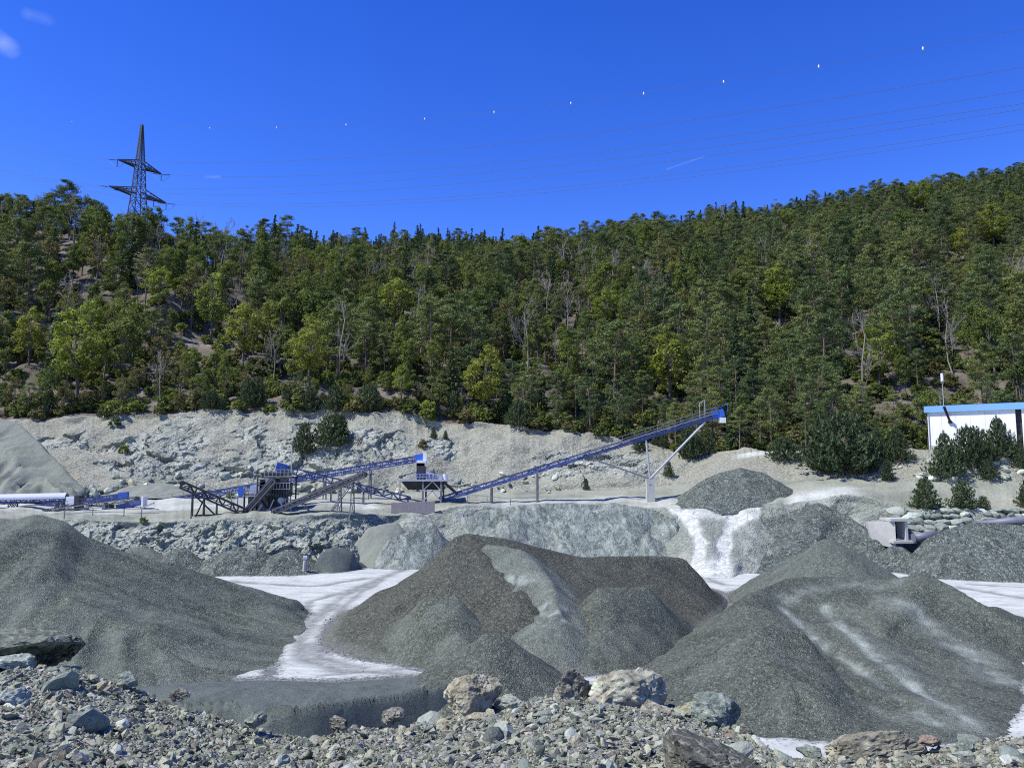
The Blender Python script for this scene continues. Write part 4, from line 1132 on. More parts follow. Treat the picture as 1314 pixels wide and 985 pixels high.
words = {'broad': ("green broadleaf tree", "broadleaf trees on the hillside"), 'bud': ("brownish budding tree", "budding trees on the hillside"),
         'pine': ("dark pine", "pines on the hillside"), 'spruce': ("narrow dark spruce", "spruces on the hillside"), 'bare': ("bleached leafless tree", "leafless trees on the hillside")}
# depth order gives what is in front: a tree counts as showing when few nearer trees cover its crown
order = sorted(range(len(cand)), key=lambda k: cand[k][1])
cover = np.zeros((260, 340)); show = {}
for k in order:
    x, y, z, key, hh, px, py = cand[k]
    hp = hh / y * F
    x0, x1, y0, y1 = (px - hp * .22) / 4, (px + hp * .22) / 4, (py - hp) / 4, (py - hp * .2) / 4
    a0, a1, b0, b1 = int(max(0, x0)), int(min(329, x1)) + 1, int(max(0, y0)), int(min(247, y1)) + 1
    if a1 <= a0 or b1 <= b0 or px < -25 or px > 1340: show[k] = 0; continue
    sub = cover[b0:b1, a0:a1]
    show[k] = float((1 - np.clip(sub, 0, 1)).sum()); sub += 0.75
pick = set(sorted(order, key=lambda k: -show[k])[:340])
rest = [k for k in range(len(cand)) if k not in pick]
for k in sorted(pick, key=lambda k: cand[k][1]):
    x, y, z, key, hh, px, py = cand[k]
    a, grp = words[key]
    plant(key, (x, y, z), hh, zlabel(key, px, py, y, hh), "tree", grp)

for (k_, px, py, hp, wd, P_) in SPECIAL:
    plant(k_, P_ - [0, 0, .3], hp * P_[1] / F, ("bright yellow-green tree " if k_ == 'bright' else "tall pale leafless tree trunk ") + zone(px, py, P_[1]) + (", near the skyline" if py < 345 else ", halfway up" if py < 440 else ""), "tree", "bright spring trees on the hillside" if k_ == 'bright' else "pale leafless trees on the hillside", wide=wd)
def scatter(name, P, rot, scl, vid, meshes, label, cat, kind="stuff"):
    src = bpy.data.collections.new(name + "_source")
    for k, me in enumerate(meshes):
        o = bpy.data.objects.new("%s_source_%02d" % (name, k), me); src.objects.link(o)
    me = bpy.data.meshes.new(name)
    me.vertices.add(len(P)); me.vertices.foreach_set("co", np.ascontiguousarray(P, dtype=np.float32).ravel())
    for n, ty, dat, key in (("rot", 'FLOAT_VECTOR', rot, "vector"), ("scl", 'FLOAT_VECTOR', scl, "vector"), ("vid", 'INT', vid, "value")):
        a_ = me.attributes.new(n, ty, 'POINT'); a_.data.foreach_set(key, np.ascontiguousarray(dat, dtype=np.int32 if ty == 'INT' else np.float32).ravel())
    o = link(name, me)
    ng = bpy.data.node_groups.new(name + "_scatter", 'GeometryNodeTree')
    ng.interface.new_socket("Geometry", in_out='INPUT', socket_type='NodeSocketGeometry')
    ng.interface.new_socket("Geometry", in_out='OUTPUT', socket_type='NodeSocketGeometry')
    N, L = ng.nodes, ng.links
    gi, go = N.new("NodeGroupInput"), N.new("NodeGroupOutput")
    ci = N.new("GeometryNodeCollectionInfo"); ci.inputs['Collection'].default_value = src
    ci.inputs['Separate Children'].default_value = True; ci.inputs['Reset Children'].default_value = True
    ip = N.new("GeometryNodeInstanceOnPoints"); ip.inputs['Pick Instance'].default_value = True
    def na(n, t):
        q = N.new("GeometryNodeInputNamedAttribute"); q.data_type = t; q.inputs['Name'].default_value = n; return q.outputs[0]
    er = N.new("FunctionNodeEulerToRotation"); L.new(na("rot", 'FLOAT_VECTOR'), er.inputs[0])
    mp = N.new("GeometryNodeMeshToPoints")
    L.new(gi.outputs[0], mp.inputs[0]); L.new(mp.outputs[0], ip.inputs['Points'])
    L.new(ci.outputs[0], ip.inputs['Instance']); L.new(er.outputs[0], ip.inputs['Rotation'])
    L.new(na("scl", 'FLOAT_VECTOR'), ip.inputs['Scale']); L.new(na("vid", 'INT'), ip.inputs['Instance Index'])
    L.new(ip.outputs[0], go.inputs[0])
    md = o.modifiers.new("scatter", 'NODES'); md.node_group = ng
    return tag(o, label, cat, kind=kind)
allm, off = [], {}
for key in ('broad', 'bud', 'pine', 'spruce', 'bare'):
    off[key] = len(allm); allm += [v[2] for v in KINDS[key][1]]
P = np.array([cand[k][:3] for k in rest]); n = len(rest)
vid = np.array([off[cand[k][3]] + rng.integers(len(KINDS[cand[k][3]][1])) for k in rest])
hs = np.array([cand[k][4] for k in rest]) / np.array([12.5 if cand[k][3] == 'broad' else 13.0 if cand[k][3] in ('bud', 'bare') else 17.0 if cand[k][3] == 'spruce' else 15.0 for k in rest])
wv = hs * rng.uniform(0.9, 1.2, n)
scatter("forest", P, np.stack([rng.normal(size=n) * .03, rng.normal(size=n) * .03, rng.uniform(0, 6.28, n)], 1), np.stack([wv, wv, hs], 1), vid, allm,
        "dense mixed wood of pines and fresh green trees covering the hillside", "forest")
# undergrowth on the forest floor
ok = rng.uniform(size=len(pts)) < np.where(ppy > 470, 0.75, np.where(ppy > 380, 0.5, 0.16))
U = pts[ok]; n = len(U); hs = rng.uniform(0.4, 1.45, n)
scatter("undergrowth", U, np.stack([0 * hs, 0 * hs, rng.uniform(0, 6.28, n)], 1), np.stack([hs * 1.1, hs * 1.1, hs], 1), rng.integers(0, 4, n), [v[2] for v in KINDS['shrub'][1]],
        "low scrub and saplings on the forest floor", "undergrowth")
# shrubs and small pines along the rim of the rock wall
for k, px in enumerate(np.concatenate([np.arange(34, 470, 15.0), np.arange(480, 900, 17.0)])):
    px = px + rng.uniform(-6, 6); pyb = float(np.interp(px, cols, proj(B3)[1])) + rng.uniform(-7, 3)
    p = hit(px, pyb, 2, 5); key = 'young' if rng.uniform() < (0.5 if px < 470 else 0.35) else 'shrub'
    hgt = rng.uniform(3.0, 7.5) if key == 'young' else rng.uniform(2.2, 5.0)
    where = ("left stretch" if px < 200 else "stretch behind the crusher" if px < 470 else "stretch behind the screening tower" if px < 640 else "right stretch")
    plant(key, p - [0, 0, .15], hgt, ("bushy young pine" if key == 'young' else "rounded leafy shrub") + " on the rock rim, " + where, "young pine" if key == 'young' else "shrub", "rim plants above the rock wall", wide=1.25)
# plants on the rock wall
for px, py, hp, wd, key, lab in ((390, 586, 44, .8, 'young', "slender young spruce-like pine on the rock wall behind the crusher"), (424, 575, 46, 1.2, 'young', "wide bushy pine on the rock wall right of the slender one"),
                                 (440, 566, 34, 1.2, 'young', "smaller bushy pine beside the wide one on the rock wall"), (557, 563, 16, .9, 'young', "tiny pine on the grey scree behind the screening tower"),
                                 (572, 564, 13, .9, 'young', "tiniest pine on the grey scree behind the screening tower"), (543, 575, 14, .9, 'shrub', "small bush left of the two tiny pines on the scree"),
                                 (155, 582, 14, 1.0, 'shrub', "small bush midway up the left part of the rock wall"), (147, 548, 14, 1.1, 'shrub', "low bush near the top of the left part of the rock wall"),
                                 (184, 670, 9, 1.1, 'shrub', "small yellow-green bush at the edge of the plant bench"), (297, 640, 12, 1.0, 'shrub', "small bush behind the black stacker conveyor"),
                                 (753, 629, 16, 1.0, 'young', "lone little pine on the slope left of the concrete pier"), (860, 612, 22, .9, 'young', "little pine on the slope just right of the concrete pier"),
                                 (822, 580, 30, 1.0, 'young', "young pine under the long conveyor at the forest edge"), (885, 590, 50, 1.0, 'young', "young pine right of the slanting conveyor strut"), (905, 583, 34, 1.1, 'young', "bushy pine below the conveyor head")):
    p = hit(px, py, 1, 4); plant(key, p - [0, 0, .1], hp * p[1] / F, lab, "young pine" if key == 'young' else "shrub", wide=wd)
# pines below and beside the white building
for px, py, hp, wd, lab in ((1005, 592, 34, 1.5, "low wide pine bush left of the big pine clump"), (1058, 600, 66, 1.25, "left pine of the big clump beside the dusty turning place"),
                            (1082, 610, 84, 1.35, "tallest pine of the big clump beside the dusty turning place"), (1108, 604, 62, 1.25, "right pine of the big clump beside the dusty turning place"),
                            (1126, 594, 48, 1.0, "small rightmost pine of the big clump"), (1066, 608, 46, 1.2, "low front pine of the big clump"), (1152, 594, 48, 1.1, "pine standing between the clump and the white building"),
                            (1138, 617, 28, 1.1, "small round pine at the foot of the slope below the clump"), (1214, 616, 64, 1.0, "pine in front of the left corner of the white building"),
                            (1243, 602, 58, 1.0, "pine in front of the middle of the white building"), (1258, 598, 50, .9, "slim pine in front of the middle of the white building"), (1281, 590, 58, 1.1, "wide pine in front of the right half of the white building"), (1302, 588, 38, 1.0, "small pine at the right corner of the white building"),
                            (1269, 616, 27, 1.0, "small pine among the pale stones below the white building"), (1187, 655, 44, 1.3, "broad bushy pine above the left end of the stone embankment"),
                            (1237, 655, 40, 1.4, "broad bushy pine above the middle of the stone embankment"), (1262, 655, 20, 1.0, "tiny pine above the stone embankment"), (1312, 604, 30, 1.0, "pine cut by the right edge of the picture"), (1320, 652, 40, 1.2, "bushy pine at the right edge above the stone embankment")):
    p = hit(px, py, 1, 3); plant('young', p - [0, 0, .1], hp * p[1] / F, lab, "young pine", "young pines below the white building", wide=wd)
# ------------------------------------------------------------------ foreground rubble slope
CRX = [-600, -150, 0, 60, 105, 140, 200, 260, 300, 340, 400, 480, 560, 640, 700, 760, 850, 900, 940, 965, 1000, 1050, 1100, 1200, 1314, 1500, 2000]
CRP = [850, 850, 852, 851, 850, 862, 880, 900, 915, 928, 938, 930, 920, 908, 897, 893, 905, 918, 930, 950, 964, 960, 952, 952, 948, 945, 940]
CRY = [13, 13, 13, 13, 13, 13, 12.8, 12.4, 12.0, 11.6, 11.4, 11.6, 12.0, 12.3, 12.5, 12.5, 12.2, 11.8, 11.2, 10.6, 10.3, 10.6, 10.8, 10.6, 10.5, 10.5, 10.5]
def rub_z(X, Y):
    X, Y = np.asarray(X, float), np.asarray(Y, float)
    Yq = np.maximum(Y, 4.0)
    px = CXP + F * X / Yq
    yc = np.interp(px, CRX, CRY); py = np.interp(px, CRX, CRP)
    zc = at(px, py, yc)[..., 2]
    t = Y / yc
    near = 12.35 + (zc - 12.35) * np.clip(t, -3, 1) ** 1.0
    near = np.where(t < 0, 12.35 + 0.05 * (-t), near)
    z = np.where(t < 1, near, zc - 0.85 * (Y - yc))
    return z + 0.10 * fbm(v3(X / 1.7, Y / 1.7, 3.0), 4, 401) * np.clip(t * 2 - 0.4, 0, 1) - 0.04
rx, ry = np.meshgrid(np.arange(-26, 26, 0.14), np.concatenate([np.arange(-12, 3, 0.5), np.arange(3, 32, 0.14)]))
rz_ = rub_z(rx, ry)
rz_ += 0.035 * facets(v3(rx / 0.22, ry / 0.22, 0.0), 402) * (ry > 2)
tag(link("rubble_slope", np_mesh("rubble_slope", np.stack([rx, ry, rz_], -1), grid_faces(*rx.shape), [M['rubble_ground']], False)), kind="structure")

_ico = {}
def ico(sub):
    if sub not in _ico:
        bm = bmesh.new(); bmesh.ops.create_icosphere(bm, subdivisions=sub, radius=1.0)
        V = np.array([v.co[:] for v in bm.verts]); Fc = np.array([[v.index for v in f.verts] for f in bm.faces]); bm.free()
        _ico[sub] = (V / np.linalg.norm(V, axis=1)[:, None], Fc)
    return _ico[sub]
def rock(seed, sub=3, planes=14, scale=(1, 1, 1), chip=0.08, rough=0.03, cut=0.62):
    """angular stone: a ball cut by random planes, chipped and roughened"""
    g = np.random.default_rng(seed); D, Fc = ico(sub)
    n = g.normal(size=(planes, 3)); n /= np.linalg.norm(n, axis=1)[:, None]
    d = g.uniform(cut, 1.0, planes)
    dots = D @ n.T
    r = np.min(np.where(dots > 0.05, d / np.maximum(dots, 0.05), 9.0), axis=1); r = np.minimum(r, 1.25)
    V = D * r[:, None]
    if chip: V = V + D * (chip * facets(V * 2.2 + seed, seed))[:, None]
    if rough: V = V + D * (rough * fbm(V * 4.0 + seed, 4, seed))[:, None]
    V = V * np.array(scale)
    return V, Fc
def hull_stone(seed, flat):
    g = np.random.default_rng(seed)
    n = int(g.integers(9, 14))
    p = g.normal(size=(n, 3)); p /= np.linalg.norm(p, axis=1)[:, None]; p *= g.uniform(.8, 1.1, (n, 1)) * np.array([1.15, 0.85, flat])
    bm = bmesh.new()
    for q in p: bm.verts.new(q)
    r = bmesh.ops.convex_hull(bm, input=bm.verts)
    bmesh.ops.delete(bm, geom=[e for e in r['geom_interior'] if isinstance(e, bmesh.types.BMVert)], context='VERTS')
    bmesh.ops.triangulate(bm, faces=bm.faces)
    me = bpy.data.meshes.new("stone"); bm.to_mesh(me); bm.free(); me.materials.append(M['stone_small'])
    return me
small = [hull_stone(500 + k, f) for k, f in enumerate((.35, .45, .5, .6, .7, .8, .4, .55, .65, .3, .5, .75))]
NS = 90000
sy = np.sqrt(rng.uniform(3.6 ** 2, 15.2 ** 2, NS)); spx = rng.uniform(-190, 1500, NS)
sx = (spx - CXP) / F * sy
keep = sy < np.interp(spx, CRX, CRY) + 2.2
sx, sy = sx[keep], sy[keep]; n = len(sx)
size = 0.0138 * (1 - rng.uniform(0, 0.99, n)) ** -0.47
size = np.minimum(size, 0.085)
sz = rub_z(sx, sy) + size * rng.uniform(-0.15, 0.45, n)
scatter("rubble", np.stack([sx, sy, sz], 1), np.stack([rng.normal(size=n) * .6, rng.normal(size=n) * .6, rng.uniform(0, 6.28, n)], 1), np.stack([size * rng.uniform(.8, 1.3, n), size * rng.uniform(.8, 1.3, n), size], 1), rng.integers(0, len(small), n), small,
        "broken grey-green stone chips covering the foreground slope", "rubble")
# larger stones, each one a thing
stone_meshes = []
for k in range(14):
    V, Fc = rock(600 + k, 2, 11, (1.15, .85, (.5, .62, .75, .42)[k % 4]), 0.10, 0.04)
    stone_meshes.append(np_mesh("stone", V, Fc, [M['stone']], False))
tones = [(a_, warm(b_, 1.08)) for a_, b_ in [("grey-green", (0.19, 0.21, 0.195)), ("dark grey", (0.10, 0.108, 0.105)), ("pale grey", (0.36, 0.37, 0.345)), ("beige", (0.38, 0.33, 0.25)), ("whitish", (0.50, 0.50, 0.47)), ("brownish", (0.20, 0.155, 0.12)), ("mid grey", (0.25, 0.26, 0.245))]]
tw = np.array([.30, .17, .17, .09, .06, .06, .15])
def strip_word(px, rel):
    z = ("below the veined left boulder" if px < 130 else "on the left rubble slope" if px < 330 else "below the dug fines bank" if px < 560 else "near the tan boulder" if px < 690 else "near the big reddish-white boulder" if px < 870
         else "near the grey-green boulder" if px < 1010 else "near the flat brown boulder" if px < 1180 else "at the right end of the rubble")
    return z + (", on the crest" if rel > 0.93 else ", high on the slope" if rel > 0.78 else ", mid slope" if rel > 0.6 else ", at the bottom edge")
placed = []
k = 0
while k < 280:
    px = rng.uniform(-40, 1354) if k % 3 else rng.normal(790, 130); rel = math.sqrt(rng.uniform(0.17, 1.06)); yc = np.interp(px, CRX, CRY); Y = yc * rel
    if Y < 4.9: continue
    r = 0.050 * (1 - rng.uniform(0, 0.97)) ** -0.42 * (0.72 if rel < 0.6 else 1.0)
    X = (px - CXP) / F * Y
    if any((X - a) ** 2 + (Y - b) ** 2 < (0.8 * (r + c)) ** 2 for a, b, c in placed): continue
    placed.append((X, Y, r)); k += 1
    o = link("rubble_stone", stone_meshes[int(rng.integers(14))])
    o.location = (X, Y, float(rub_z(X, Y)) + r * rng.uniform(.05, .35)); o.rotation_euler = (rng.normal() * .45, rng.normal() * .45, rng.uniform(0, 6.28))
    o.scale = (r * rng.uniform(.85, 1.25), r * rng.uniform(.85, 1.25), r * rng.uniform(.8, 1.2))
    ti = int(rng.choice(7, p=tw)); nm, c = tones[ti]; f = rng.uniform(.85, 1.15); o.color = (c[0] * f, c[1] * f, c[2] * f, 1)
    tag(o, ("larger " if r > 0.09 else "small " if r < 0.058 else "") + nm + " angular stone " + strip_word(px, rel), "stone", "larger stones in the foreground rubble")
# named boulders
def boulder(label, px, py, Y, wpx, hpx, dep, mat, seed, rot=(0, 0, 0), planes=14, chip=.10, rough=.05, sub=5, cut=.62, shear=0.0):
    c = at(px, py, Y); V, Fc = rock(seed, sub, planes, (1, 1, 1), chip, rough, cut)
    V = V / np.abs(V).max(0)
    V = V * np.array([wpx * Y / F / 2, dep / 2, hpx * Y / F / 2])
    V[:, 0] += shear * V[:, 2]
    V = V + 0.018 * (V / (np.linalg.norm(V, axis=1)[:, None] + 1e-6)) * facets(V / .07 + seed, seed + 5)[:, None]
    o = link("boulder", np_mesh("boulder", V, Fc, [mat], False)); o.location = c; o.rotation_euler = rot
    return tag(o, label, "boulder")
mb_left = boulder_mat("veined_green_boulder", (0.10, 0.105, 0.095), (0.17, 0.18, 0.16), (0.42, 0.42, 0.38), 0.35)
mb_tan = boulder_mat("tan_boulder", (0.36, 0.31, 0.24), (0.50, 0.45, 0.37), (0.45, 0.42, 0.36), 0.2, scale=1.5)
mb_dark = boulder_mat("dark_brown_boulder", (0.16, 0.145, 0.13), (0.34, 0.32, 0.29), (0.5, 0.48, 0.45), 0.4, scale=1.6)
mb_red = boulder_mat("reddish_white_boulder", (0.315, 0.295, 0.25), (0.52, 0.515, 0.445), (0.24, 0.14, 0.125), 0.7, scale=1.2)
mb_grey = boulder_mat("grey_green_boulder", (0.17, 0.19, 0.18), (0.30, 0.325, 0.30), (0.5, 0.5, 0.47), 0.4, scale=1.5)
mb_marb = boulder_mat("marbled_dark_boulder", (0.10, 0.095, 0.085), (0.19, 0.17, 0.15), (0.42, 0.39, 0.35), 0.6, scale=1.3)
mb_brown = boulder_mat("flat_brown_boulder", (0.225, 0.20, 0.165), (0.34, 0.315, 0.27), (0.44, 0.42, 0.38), 0.3, scale=1.2)
# left boulder: slab leaning out to the right over its own shadow
def hull_boulder(label, pts, mat, Y, chip=.03, rough=.02, cuts=4, seed=1):
    bm = bmesh.new()
    for (px, py, dy) in pts: bm.verts.new(at(px, py, Y + dy))
    r_ = bmesh.ops.convex_hull(bm, input=bm.verts)
    bmesh.ops.delete(bm, geom=[e for e in r_['geom_interior'] if isinstance(e, bmesh.types.BMVert)], context='VERTS')
    bmesh.ops.triangulate(bm, faces=bm.faces)
    for _ in range(cuts): bmesh.ops.subdivide_edges(bm, edges=bm.edges, cuts=1, use_grid_fill=True)
    bmesh.ops.triangulate(bm, faces=bm.faces); bm.normal_update()
    V = np.array([v.co[:] for v in bm.verts]); N_ = np.array([v.normal[:] for v in bm.verts]); Fc = np.array([[v.index for v in f.verts] for f in bm.faces]); bm.free()
    V = V + N_ * (chip * facets(V / .22, seed) + chip * .5 * facets(V / .09, seed + 3) + rough * fbm(V / .3, 4, seed))[:, None]
    c = V.mean(0); o = link("boulder", np_mesh("boulder", V - c, Fc, [mat], False)); o.location = c
    return tag(o, label, "boulder")
hull_boulder("large white-veined dark slab boulder on the left rubble crest",
    [(-70, 810, .5), (30, 804, .75), (64, 809, .55), (106, 815, .1), (108, 822, .0), (100, 823, -.1), (58, 822, -.42), (0, 832, -.5), (-70, 838, -.5), (-70, 864, .1), (40, 860, .3), (60, 856, .42), (90, 846, .52), (98, 836, .55)], mb_left, 12.8, .035, .03, 4, 5)
boulder("pale greenish block under the left end of the veined slab boulder", 22, 849, 12.2, 62, 24, .5, boulder_mat("pale_green_block", (0.30, 0.32, 0.30), (0.42, 0.44, 0.41), (.5, .5, .48), .3), 812, sub=4)
boulder("pointed tan boulder on the crest below the dug bank", 606, 896, 11.9, 76, 68, .62, mb_tan, 823, (0.1, 0.1, 0.5), 10, .08, .03, cut=.5, shear=.18)
boulder("rounded pale stone right of the pointed tan boulder", 655, 903, 11.9, 46, 26, .4, boulder_mat("pale_round", (0.32, 0.32, 0.29), (0.44, 0.44, 0.40), (.5, .5, .48), .2), 824, sub=4)
boulder("flat tan stone in front of the pointed tan boulder", 612, 922, 11.4, 44, 16, .35, mb_tan, 825, sub=4)
boulder("dark jagged boulder left of the big reddish-white one", 736, 884, 12.2, 50, 56, .5, mb_dark, 831, (.2, .1, .3), 10, .12, .05)
boulder("big reddish-white boulder in the middle of the crest", 806, 893, 11.9, 112, 74, 1.0, mb_red, 838, (0, .12, .2), 16, .10, .06, sub=5, cut=.74)
boulder("lower reddish-white block beneath the big boulder's right side", 842, 918, 11.5, 72, 44, .6, mb_red, 839, (0, .3, .5), 11, .12, .06)
boulder("grey-green rounded boulder with a pale slab on top", 914, 920, 11.4, 84, 58, .7, mb_grey, 843, (0, .1, .1), 16, .09, .05)
boulder("pale yellowish slab leaning on the grey-green boulder", 894, 904, 11.6, 62, 17, .4, boulder_mat("pale_slab", (0.30, 0.29, 0.22), (0.44, 0.42, 0.33), (.5, .5, .45), .3), 845, (0, -.30, .1), 9, .1, .05, sub=4)
boulder("small dark knob of rock right of the grey-green boulder", 957, 940, 10.8, 20, 22, .22, mb_dark, 847, sub=4)
boulder("dark marbled boulder with white veins at the bottom edge", 908, 978, 8.2, 130, 66, .8, mb_marb, 853, (.1, .1, .2), 10, .07, .03, cut=.6)
boulder("flat brown boulder lying on the right crest", 1122, 958, 10.5, 128, 46, .7, mb_brown, 857, (0, -.14, .1), 14, .10, .06)
boulder("reddish stone right of the flat brown boulder", 1193, 950, 10.5, 32, 15, .3, boulder_mat("red_stone", (0.26, 0.18, 0.16), (0.36, 0.29, 0.26), (.5, .5, .45), .2), 859, sub=4)
boulder("dark stone at the foot of the dug bank", 503, 917, 11.7, 34, 22, .35, mb_dark, 861, sub=4)
boulder("black-brown stone at the left end of the dug bank", 436, 928, 11.5, 26, 16, .3, mb_marb, 863, sub=4)
boulder("tan and ochre block near the bottom edge, left of the marbled boulder", 738, 964, 9.0, 36, 40, .35, mb_tan, 865, (.2, .4, .2), 9, .08, .03, sub=4)
boulder("pale greenish stone on the left slope", 24, 893, 9.6, 34, 22, .3, boulder_mat("pale_green_stone", (0.28, 0.31, 0.33), (0.40, 0.42, 0.42), (.5, .5, .48), .3), 867, sub=4)
boulder("elongated slab lying below the dark jagged boulder", 758, 936, 10.6, 70, 24, .35, mb_grey, 869, (.1, .35, .3), 8, .07, .04, sub=4)

# jagged blocks heaped between the named boulders
jm = [mb_grey, mb_dark, mb_tan, mb_red, boulder_mat("rough_grey_block", (0.20, 0.215, 0.20), (0.36, 0.375, 0.34), (.5, .5, .46), .3, scale=1.8), boulder_mat("rough_ochre_block", (0.30, 0.265, 0.20), (0.42, 0.385, 0.30), (.5, .48, .4), .2, scale=1.8)]
jl = ["grey-green", "dark brown", "tan", "reddish-white", "rough grey", "rough ochre"]
for k, (px, py, Y, w_, h_, m_, wh) in enumerate(((668, 916, 11.7, 30, 20, 4, "just right of the pale round stone"), (690, 905, 12.0, 34, 24, 0, "left of the dark jagged boulder"), (712, 918, 11.5, 26, 22, 4, "below the dark jagged boulder's left side"),
        (740, 918, 11.4, 38, 24, 1, "directly below the dark jagged boulder"), (772, 930, 11.0, 42, 26, 0, "below the black gap of the big boulder"), (800, 940, 10.7, 44, 24, 4, "below the big reddish-white boulder"),
        (866, 935, 10.9, 34, 24, 1, "between the big boulder and the grey-green boulder"), (880, 912, 11.7, 30, 20, 3, "touching the pale yellowish slab"), (824, 952, 10.2, 36, 22, 0, "above the marbled boulder"),
        (948, 950, 10.5, 28, 20, 4, "below the small dark knob"), (975, 962, 10.2, 26, 16, 3, "beside the white floor gap"), (700, 942, 10.6, 32, 20, 1, "mid slope below the tan boulder"), (660, 948, 10.2, 30, 18, 4, "mid slope left of the ochre block"),
        (580, 930, 11.0, 30, 18, 5, "left of the flat tan stone"), (545, 934, 11.0, 26, 16, 4, "right of the dark stone at the bank"), (1040, 966, 10.0, 34, 20, 4, "left of the flat brown boulder"), (1240, 958, 10.2, 30, 18, 0, "right of the reddish stone"),
        (1290, 962, 9.8, 28, 18, 1, "near the right edge of the crest"), (160, 872, 12.6, 30, 20, 0, "on the left crest right of the slab boulder"), (230, 893, 12.2, 26, 18, 1, "halfway down the left crest"), (212, 942, 9.6, 26, 18, 3, "on the middle of the left slope"), (330, 925, 11.2, 30, 20, 4, "at the lower end of the left crest"))):
    boulder(jl[m_] + " jagged block " + wh, px, py, Y, w_, h_, w_ * Y / F * .8, jm[m_], 900 + k, (rng.normal() * .3, rng.normal() * .3, rng.uniform(0, 3)), 9, .10, .04, 4, .5)
# ------------------------------------------------------------------ stone embankment on the right
rip = []
emb_mesh = [np_mesh("stone", *rock(700 + k, 2, 12, (1.15, .9, .72), .08, .04), [M['stone']], False) for k in range(10)]
emb = empty("stone_embankment", at(1230, 690, 112.5))
tag(emb, "embankment of stacked pale boulders below the pines on the right", "stone wall")
emb_inv = Matrix_inv(emb)
def embank(px, py, Y, wpx, hpx):
    r = wpx * Y / F / 2
    o = link("stone", emb_mesh[int(rng.integers(10))], emb); o.matrix_parent_inverse = emb_inv
    o.location = at(px, py, Y); o.rotation_euler = (rng.normal() * .25, rng.normal() * .2, rng.uniform(-.6, .6)); o.scale = (r, r * rng.uniform(.8, 1.1), hpx * Y / F / 2 * 1.5)
    f = rng.uniform(.7, 1.3); c = tones[int(rng.choice([0, 2, 6, 6, 6, 2, 0]))][1]; o.color = (c[0] * f, c[1] * f, c[2] * f, 1)
for row, (py0, Y, w, h) in enumerate(((656, 118.2, 13, 7), (662, 117.3, 13, 7.5), (669, 116.3, 14, 8.5), (677, 115.3, 15, 9), (685, 114.2, 15, 9), (693, 113.2, 15, 9))):
    px = 1140.0 + row * 4
    while px < 1350:
        ww = w * rng.uniform(.7, 1.45)
        embank(px + ww / 2, py0 + rng.uniform(-1.5, 1.5) - (px - 1230) * .012, Y + rng.uniform(-.3, .3), ww * 1.15, h * rng.uniform(.8, 1.2)); px += ww * .95
# loose pale stones on the slope between the pines
for k in range(95):
    px, py = rng.uniform(1128, 1335), rng.uniform(583, 618)
    if px < 1190 and rng.uniform() < .55: px = rng.uniform(1190, 1335)
    p = hit(px, py, 1, 3); r = rng.uniform(.35, 1.0)
    o = link("slope_stone", emb_mesh[int(rng.integers(10))]); o.location = p + [0, 0, r * .2]; o.rotation_euler = (rng.normal() * .4, rng.normal() * .4, rng.uniform(0, 6)); o.scale = (r, r * .9, r * .8)
    f = rng.uniform(.8, 1.25); nm, c = tones[int(rng.choice([0, 2, 2, 4, 6]))]; o.color = (c[0] * f, c[1] * f, c[2] * f, 1)
    tag(o, nm + " loose stone " + ("left of the white building" if px < 1195 else "below the left half of the white building" if px < 1250 else "below the right half of the white building"), "stone", "loose stones below the white building")
# fallen blocks at the foot of the rock wall
for k in range(110):
    px = rng.uniform(95, 720); p = hit(px, np.interp(px, cols, proj(B2)[1]) + rng.uniform(-26, 4) * (1 if rng.uniform() < .5 else .4), 1, 2); r = rng.uniform(.35, 1.25) * (.7 if px > 520 else 1)
    o = link("fallen_block", emb_mesh[int(rng.integers(10))]); o.location = p + [0, -.3, r * .15]; o.rotation_euler = (rng.normal() * .5, rng.normal() * .5, rng.uniform(0, 6)); o.scale = (r, r * .9, r * .8)
    f = rng.uniform(.85, 1.2); nm, c = tones[int(rng.choice([2, 2, 4, 6, 3, 0]))]; o.color = (c[0] * f, c[1] * f, c[2] * f, 1)
    tag(o, nm + " fallen block under the rock wall, " + ("left of the crusher" if px < 300 else "behind the crusher" if px < 470 else "behind the screening tower" if px < 600 else "behind the long conveyor"), "stone", "fallen blocks under the rock wall")

# coarse stones rolled to the feet of the piles
sp_mesh = []
for k in range(6):
    me = hull_stone(560 + k, .7); me.materials.clear(); me.materials.append(M['stone_spill']); sp_mesh.append(me)
SP = []
for ft_ in FEET:
    nx_ = np.roll(ft_, -1, 0)
    for A_, B_ in zip(ft_, nx_):
        L_ = np.hypot(*(B_ - A_))
        for _ in range(int(L_ * 5)):
            q = A_ + (B_ - A_) * rng.uniform(); nrm_ = np.array([B_[1] - A_[1], A_[0] - B_[0]]) / (L_ + 1e-6)
            SP.append(q + nrm_ * (rng.normal() * .35 + rng.choice([-1, 1]) * rng.exponential(.5)))
SP = np.array(SP); SP = SP[(SP[:, 1] > 38) & (SP[:, 1] < 112)]; n = len(SP); sz_ = 0.030 * (1 - rng.uniform(0, .96, n)) ** -.40
scatter("spilled_stones", np.stack([SP[:, 0], SP[:, 1], 0.02 + 0 * sz_], 1), np.stack([rng.normal(size=n), rng.normal(size=n), rng.uniform(0, 6, n)], 1), np.stack([sz_, sz_, sz_ * .8], 1), rng.integers(0, 6, n), sp_mesh, "coarse stones rolled onto the dusty floor at the feet of the piles", "stones")
